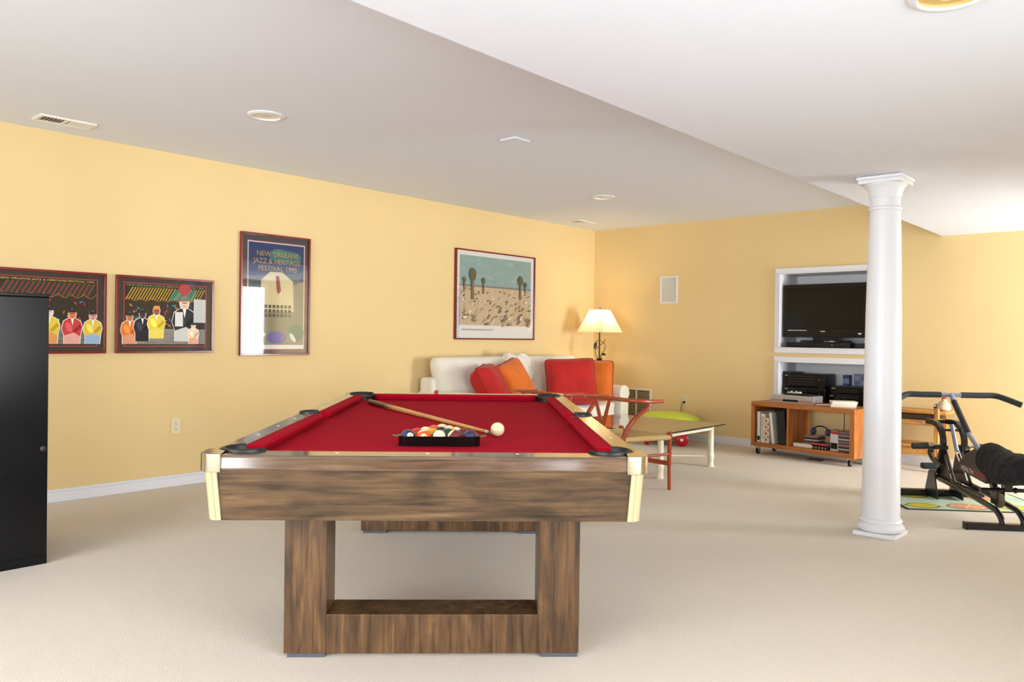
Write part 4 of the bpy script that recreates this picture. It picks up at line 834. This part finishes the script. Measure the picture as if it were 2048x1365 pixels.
# on top of the cart
DVS = mat('dvd_silver', (196, 192, 190), .32, metal=.5)
o = thing('dvd_player', 'silver disc player on top of the media cart', 'disc player', cpt(.335, .265, ZB_), CR+math.radians(8))
bx((-.22, -.11, .006), (.22, .10, .072)).build('case', DVS, o, bevel=.004); bx((-.21, -.1125, .014), (.205, -.1095, .030)).build('lower_strip', mat('dvd_rose', (170, 140, 130), .4, metal=.4), o); bx((-.09, -.1135, .012), (.06, -.110, .032)).build('display', DARKGLOSS, o); bx((-.19, -.112, .048), (.13, -.1097, .051)).build('tray_line', mat('dvd_line', (120, 116, 114), .4), o); bx((-.215, -.115, 0), (.215, .095, .006)).build('foot_rail', DVS, o)
for x, rz, lab in ((-.03, .3, 'dark remote control on top of the silver disc player, left one'), (.09, -.15, 'black remote control on top of the silver disc player, right one')):
    r_ = thing('remote_control', lab, 'remote', cpt(.335+x, .25, ZB_+.0725), CR+rz); bx((-.085, -.022, 0), (.085, .022, .017)).build('case', BLACK, r_, bevel=.005)
    for i in range(5): MB().cbox((-.055+i*.024, 0, .0175), (.012, .014, .002)).build('button', MATS['button_grey'], r_)
o = thing('white_cloth', 'crumpled white cloth on top of the silver disc player', 'cloth', cpt(.29, .30, ZB_+.079), CR); q = MB(); rings = []
for i in range(13):
    rings.append([Vector((-.06+.12*i/12, -.035+.07*j/8, .014+.012*math.sin(i*1.3+j)*math.sin(PI*j/8)+.008*math.sin(j*2.2+i*.4))) for j in range(9)])
fo = q.loft(rings, cap=False, closed=False).build('fabric', mat('cloth_white', (234, 230, 224), .9), o, smooth=True, auto=80); fo.modifiers.new('thick', 'SOLIDIFY').thickness = .006
mags = [((232, 222, 200), 'lowest of the magazine stack, cream'), ((240, 238, 232), 'second of the magazine stack, white'), ((206, 198, 180), 'third of the magazine stack, tan'), ((240, 236, 226), 'topmost of the magazine stack, white')]
for k, (c, lab) in enumerate(mags):
    o = thing('magazine', lab+', on the cart top', 'magazine', cpt(.855, .20, ZB_+.0002+k*.0132), CR+math.radians(28+4*k), 'magazine stack on the cart'); bx((-.11, -.08, 0), (.11, .08, .002)).build('back_cover', mat('mag_%d' % k, c, .5), o); bx((-.109, -.079, .002), (.108, .079, .011)).build('pages', PAGE, o); bx((-.11, -.08, .011), (.11, .08, .013)).build('front_cover', mat('mag_%d' % k, c, .4), o)
o = thing('paperback', 'dark red paperback beside the magazine stack on the cart', 'book', cpt(.67, .20, ZB_), CR+math.radians(35)); bx((-.075, -.05, 0), (.075, .05, .003)).build('cover', mat('cover_dark_red', (110, 40, 34), .5), o); bx((-.074, -.048, .003), (.072, .048, .016)).build('pages', PAGE, o); bx((-.075, -.05, .016), (.075, .05, .019)).build('cover', MATS['cover_dark_red'], o)
o = thing('disc_sleeve', 'flat dark disc sleeve lying on the carpet under the cart', 'case', cpt(.62, .12, 0), CR+.1); bx((-.07, -.06, 0.0005), (.07, .06, .010)).build('case', BLACK, o, bevel=.001); bx((-.068, -.0606, .003), (.068, -.06, .008)).build('label', SIL, o)

# ------------------------------------------------------------------ rustic shelf behind the column, with figurine
PN = wood('rustic_pine_long', (150, 88, 26), (206, 142, 60), (228, 178, 100), 'X', rough=.45, blotch=.35)
PZ = wood('rustic_pine_upright', (150, 88, 26), (208, 144, 62), (228, 178, 100), 'Z', rough=.45, blotch=.35)
sh = thing('rustic_shelf', 'rough pine three-tier shelf against the back wall behind the column', 'shelf', (-2.03, 7.665, 0), 0)
SW, SD = .27, .155
for sx in (-1, 1):
    for sy_ in (-1, 1): MB().box((sx*(SW-.04)-.018, sy_*(SD-.02)-.018, 0), (sx*(SW-.04)+.018, sy_*(SD-.02)+.018, .525 if sy_ > 0 else .555)).build('post', PZ, sh, bevel=.005)
bx((-SW, -SD+.035, .500), (SW+.03, SD, .530)).build('top_board', PN, sh, bevel=.006); bx((-SW+.06, -SD-.004, .505), (SW-.06, -SD+.03, .535)).build('edge_log', PN, sh, bevel=.010)
bx((-SW+.05, -SD+.01, .455), (SW-.05, SD-.02, .497)).build('gap_block', mat('shelf_dark_brown', (58, 36, 20), .7), sh)  # dark brown block filling the gap between top and middle boards
bx((-SW+.02, -SD, .405), (SW-.06, SD-.01, .450)).build('middle_board', PN, sh, bevel=.008)
bx((-SW+.02, -SD, .205), (SW-.03, SD-.01, .232)).build('lower_board', PN, sh, bevel=.008); bx((-SW+.02, -SD-.006, .150), (SW-.04, -SD+.020, .200)).build('lower_rail', PN, sh, bevel=.006)
for k in range(7): MB().lathe([(.004, 0), (.004, .003), (.002, .005)], 10, M=Matrix.Translation((-.2+k*.065, -SD-.001 if k % 2 else -SD-.006, .43 if k % 2 else .175)) @ Matrix.Rotation(PI/2, 4, 'X')).build('nail_head', CHROME, sh)
fg = thing('figurine', 'small seated ceramic figurine in cream, red and grey on the pine shelf', 'figurine', (-1.785, 7.69, .5303), 0)
CRM = mat('figurine_cream', (226, 196, 166), .5, noise=.2, nscale=20); 
MB().lathe([(.045, 0), (.058, .015), (.055, .045), (.042, .070), (.030, .082), (.018, .088)], 20).build('body', CRM, fg, smooth=True)
MB().lathe([(.001, .078), (.020, .084), (.024, .100), (.018, .114), (.001, .119)], 16, (.004, -.004, 0)).build('head', CRM, fg, smooth=True)
MB().lathe([(.024, .104), (.022, .110), (.012, .121), (.001, .126)], 16, (.004, -.004, 0)).build('red_cap', mat('figurine_red', (176, 44, 30), .5), fg, smooth=True)
MB().lathe([(.001, 0), (.024, .006), (.028, .026), (.018, .046), (.001, .050)], 16, (-.052, -.01, .006)).build('grey_animal', mat('figurine_grey', (66, 62, 66), .5), fg, smooth=True)
MB().lathe([(.001, 0), (.010, .003), (.010, .015), (.001, .018)], 12, (-.060, -.030, .030)).build('animal_face', WHITE, fg, smooth=True)

# ------------------------------------------------------------------ exercise machine on its mat
EX, EY, EA = -.926, 5.597, math.radians(36)
bar = mat('machine_black_paint', (24, 24, 26), .25, coat=.2); brn = mat('machine_brown_black', (58, 50, 42), .4); slv = mat('machine_silver', (150, 158, 176), .3, metal=.6); foam = mat('machine_foam', (40, 42, 44), .8)
rg_ = thing('fruit_rug', 'pale green floor mat with lemon and orange pictures under the exercise machine', 'rug', (EX, EY, 0), EA)
RG = mat('rug_pale_green', (206, 216, 176), .9, noise=.2, nscale=6, rgb2=(170, 200, 186)); RB = mat('rug_border_dark', (58, 52, 44), .9)
bx((-.42, .48, .0004), (.56, 1.15, .006)).build('rug_border', RB, rg_); bx((-.40, .495, .006), (.54, 1.13, .0075)).build('rug_field', RG, rg_)
def fruit(name, pts, c, z): MB().add([(x, y, z) for x, y in pts], [tuple(range(len(pts)))]).build(name, mat('rug_%d_%d_%d' % c, c, .9), rg_)
def ell(x, y, a, b, n=24): return [(x+a*math.cos(2*PI*i/n), y+b*math.sin(2*PI*i/n)) for i in range(n)]
def lemon(x, y, a, b): return [(x-a*1.2, y)] + [(x+a*math.cos(PI-PI*i/10), y-b*math.sin(PI*i/10)) for i in range(1, 10)] + [(x+a*1.2, y)] + [(x+a*math.cos(PI*i/10), y+b*math.sin(PI*i/10)) for i in range(1, 10)]
for x, y, c in ((-.27, .60, (214, 196, 40)), (.33, .62, (216, 210, 90)), (-.20, .96, (214, 196, 40))): fruit('lemon_outline', lemon(x, y, .105, .082), (40, 36, 28), .0079); fruit('lemon', lemon(x, y, .095, .071), c, .0082)
for x, y in ((.03, .61), (.28, .95)):
    fruit('orange_outline', ell(x, y, .135, .095), (70, 40, 30), .0079); fruit('orange_slice', ell(x, y, .127, .087), (232, 160, 116), .0082); fruit('orange_pith', ell(x, y, .105, .070), (238, 206, 168), .0085)
    for k in range(8):
        a = 2*PI*k/8; fruit('orange_segment', [(x+.014*math.cos(a), y+.010*math.sin(a)), (x+.095*math.cos(a-.3), y+.062*math.sin(a-.3)), (x+.098*math.cos(a), y+.065*math.sin(a)), (x+.095*math.cos(a+.3), y+.062*math.sin(a+.3))], (226, 140, 96), .0088)
ex = thing('exercise_machine', 'black riding exercise machine with fur-covered seat beside the column', 'exercise machine', (EX, EY, 0), EA)
bx((-.276, -.062, .002), (.276, -.012, .040)).build('front_foot_bar', bar, ex, bevel=.004); bx((-.30, .950, .010), (.30, 1.005, .055)).build('rear_foot_bar', bar, ex, bevel=.004)
for s in (-1, 1):
    MB().box((s*.276-.004, -.064, .000), (s*.276+.004, -.010, .042)).build('end_cap', BLACK, ex)
    MB().tube(curve_pts([(s*.062, -.037, .036), (s*.062, -.022, .066), (s*.062, .03, .098), (s*.062, .12, .112), (s*.062, .45, .140), (s*.062, .90, .165)], 6), .0185, 12).build('slide_rail', bar, ex, smooth=True)
    # tower plate, curved guard tube, strut
    MB().prism([(.665, .150), (.90, .170), (.845, .34), (.80, .34)], -.004, .004, Matrix.Translation((s*.050-.0, 0, 0)) @ Matrix.Rotation(PI/2, 4, 'Z') @ Matrix.Rotation(PI/2, 4, 'X')).build('side_plate', brn, ex)
    MB().prism([(.86, .20), (.955, .20), (1.03, .012), (.80, .012)], -.004, .004, Matrix.Translation((s*.085, 0, 0)) @ Matrix.Rotation(PI/2, 4, 'Z') @ Matrix.Rotation(PI/2, 4, 'X')).build('tower_plate', mat('tower_dark', (34, 40, 42), .35), ex)
    MB().tube(curve_pts([(s*.07, 1.03, .547), (s*.07, .90, .550), (s*.07, .822, .522), (s*.07, .775, .470), (s*.07, .765, .405), (s*.07, .805, .32), (s*.07, .86, .20)], 6), .018, 10, sq=(.030, .036)).build('guard_tube', bar, ex, smooth=True)
    MB().tube([(s*.052, .62, .165), (s*.052, .80, .40)], .011, 8).build('strut', bar, ex, smooth=True)
MB().box((-.081, .87, .19), (.081, .95, .205)).build('tower_top', bar, ex); bx((-.07, 1.0, .535), (.07, 1.03, .560)).build('guard_bridge', bar, ex); bx((-.06, .80, .50), (.06, .815, .515)).build('guard_bridge', bar, ex)
bx((-.045, .50, .130), (.045, .90, .138)).build('rail_tray', mat('rail_tray_dark', (70, 64, 58), .3, metal=.5), ex)
# handlebar on its stem
MB().tube([(0, .335, .395), (0, .56, .52)], .016, 12).build('stem', slv, ex, smooth=True); MB().tube([(0, .55, .515), (0, .775, .716)], .019, 12).build('stem_sleeve', foam, ex, smooth=True); MB().tube([(0, .77, .712), (0, .815, .757)], .016, 12).build('stem_head', slv, ex, smooth=True)
MB().tube([(-.075, .82, .757), (.075, .82, .757)], .0155, 12).build('handlebar', slv, ex, smooth=True)
for s in (-1, 1): MB().tube(curve_pts([(s*.07, .82, .757), (s*.20, .82, .757), (s*.29, .82, .757), (s*.345, .79, .740), (s*.43, .73, .700)], 6), .0205, 12).build('handle_grip', foam, ex, smooth=True)
# shock absorber
MB().tube([(0, .80, .546), (0, .715, .372)], .014, 10).build('damper_body', slv, ex, smooth=True); 
for s in (-1, 1): MB().tube([(s*.012, .718, .375), (s*.012, .640, .300)], .005, 8).build('damper_rod', CHROME, ex, smooth=True)
# foot pegs towards the front left and right
for s in (-1, 1):
    MB().tube([(s*.05, .80, .400), (s*.16, .80, .395)], .011, 8).build('peg_bar', CHROME, ex, smooth=True); MB().tube([(s*.16, .80, .395), (s*.265, .80, .390)], .022, 12).build('peg_grip', foam, ex, smooth=True)
    MB().tube(curve_pts([(s*.055, .735, .392), (s*.115, .80, .385), (s*.125, .84, .350), (s*.125, .79, .302), (s*.12, .68, .268)], 5), .014, 8, sq=(.024, .028)).build('pedal_arm', bar, ex, smooth=True)
    MB().tube([(s*.12, .69, .268), (s*.145, .69, .268)], .008, 8).build('pedal_axle', CHROME, ex); bx((min(s*.145, s*.245), .665, .248), (max(s*.145, s*.245), .715, .288)).build('pedal_grip', foam, ex, bevel=.008)
# gear housing with lettering
prof = [(.565, .325), (.565, .268), (.20, .236), (.150, .30), (.165, .345), (.245, .385), (.235, .425), (.355, .438), (.46, .395)]
MB().prism(prof, -.055, .055, Matrix.Rotation(PI/2, 4, 'Z') @ Matrix.Rotation(PI/2, 4, 'X')).build('housing', brn, ex, bevel=.008, seg=3)
LT = Matrix(((0, 0, -1, -.0565), (-1, 0, 0, 0), (0, 1, 0, 0), (0, 0, 0, 1)))   # text plane -> left side of the housing (reads from rear to front)
def side_text(t, y, z, size, c, w_): 
    M = Matrix.Translation((0, y, z)) @ LT @ Matrix.Rotation(math.radians(-4), 4, 'Z'); return text_mesh('lettering', t, size, c, ex, M, width=w_)
side_text('HEALTH', .525, .281, .042, mat('letter_white', (240, 236, 224), .5), .165); side_text('RIDER', .352, .269, .042, mat('letter_red', (196, 44, 40), .5), .150)
# seat post, roller, foot bar under seat
MB().tube([(0, .26, .30), (0, .165, .17)], .014, 8, sq=(.03, .035)).build('seat_post', bar, ex); MB().box((-.024, .115, .12), (-.018, .19, .21)).build('roller_fork', bar, ex); MB().box((.018, .115, .12), (.024, .19, .21)).build('roller_fork', bar, ex)
rl = MB().lathe([(.001, -.017), (.040, -.017), (.048, -.012), (.048, .012), (.040, .017), (.001, .017)], 28, M=Matrix.Translation((0, .135, .150)) @ Matrix.Rotation(PI/2, 4, 'Y')).build('roller', mat('roller_olive', (96, 84, 58), .5), ex, smooth=True); MB().lathe([(.001, -.020), (.012, -.020), (.012, .020), (.001, .020)], 14, M=Matrix.Translation((0, .135, .150)) @ Matrix.Rotation(PI/2, 4, 'Y')).build('roller_hub', CHROME, rl)
MB().tube([(-.155, .045, .228), (.20, .045, .228)], .0125, 12).build('foot_bar', bar, ex, smooth=True); bx((-.022, .02, .225), (.022, .07, .30)).build('foot_bar_mount', bar, ex)
for x in (-.05, .05, .14): MB().tube([(x-.006, .045, .228), (x+.006, .045, .228)], .018, 12).build('foot_bar_collar', bar, ex, smooth=True)
# fleece saddle: lofted lumps with a woolly, noisy surface
FUR = mat('black_fleece', (34, 34, 37), .8, noise=.6, nscale=45, bump=1.0, bscale=110, spec=.3)
secs = [(.325, .410, .015, .02), (.312, .412, .05, .055), (.27, .413, .085, .080), (.20, .400, .095, .095), (.13, .385, .10, .102), (.06, .365, .115, .10), (-.04, .370, .135, .098), (-.14, .385, .145, .090), (-.22, .395, .13, .075), (-.26, .40, .05, .03)]
rings = []; ns = 30; rf = random.Random(5)
fine = []
for i in range(len(secs)-1):
    for k in range(4): t = k/4; fine.append(tuple(a*(1-t)+b*t for a, b in zip(secs[i], secs[i+1])))
fine.append(secs[-1])
for (y, z, hw, hh) in fine:
    ring = []
    for k in range(ns):
        a = 2*PI*k/ns; c, s_ = math.cos(a), math.sin(a); r_ = 1+rf.uniform(-.07, .07); drop = -.05*abs(c)**2 if s_ < .3 else -.02*abs(c)**2
        ring.append(Vector((hw*c*r_, y+rf.uniform(-.004, .004), z+hh*s_*r_+drop)))
    rings.append(ring)
MB().loft(rings).build('fleece_saddle', FUR, ex, smooth=True, auto=180, sub=1)
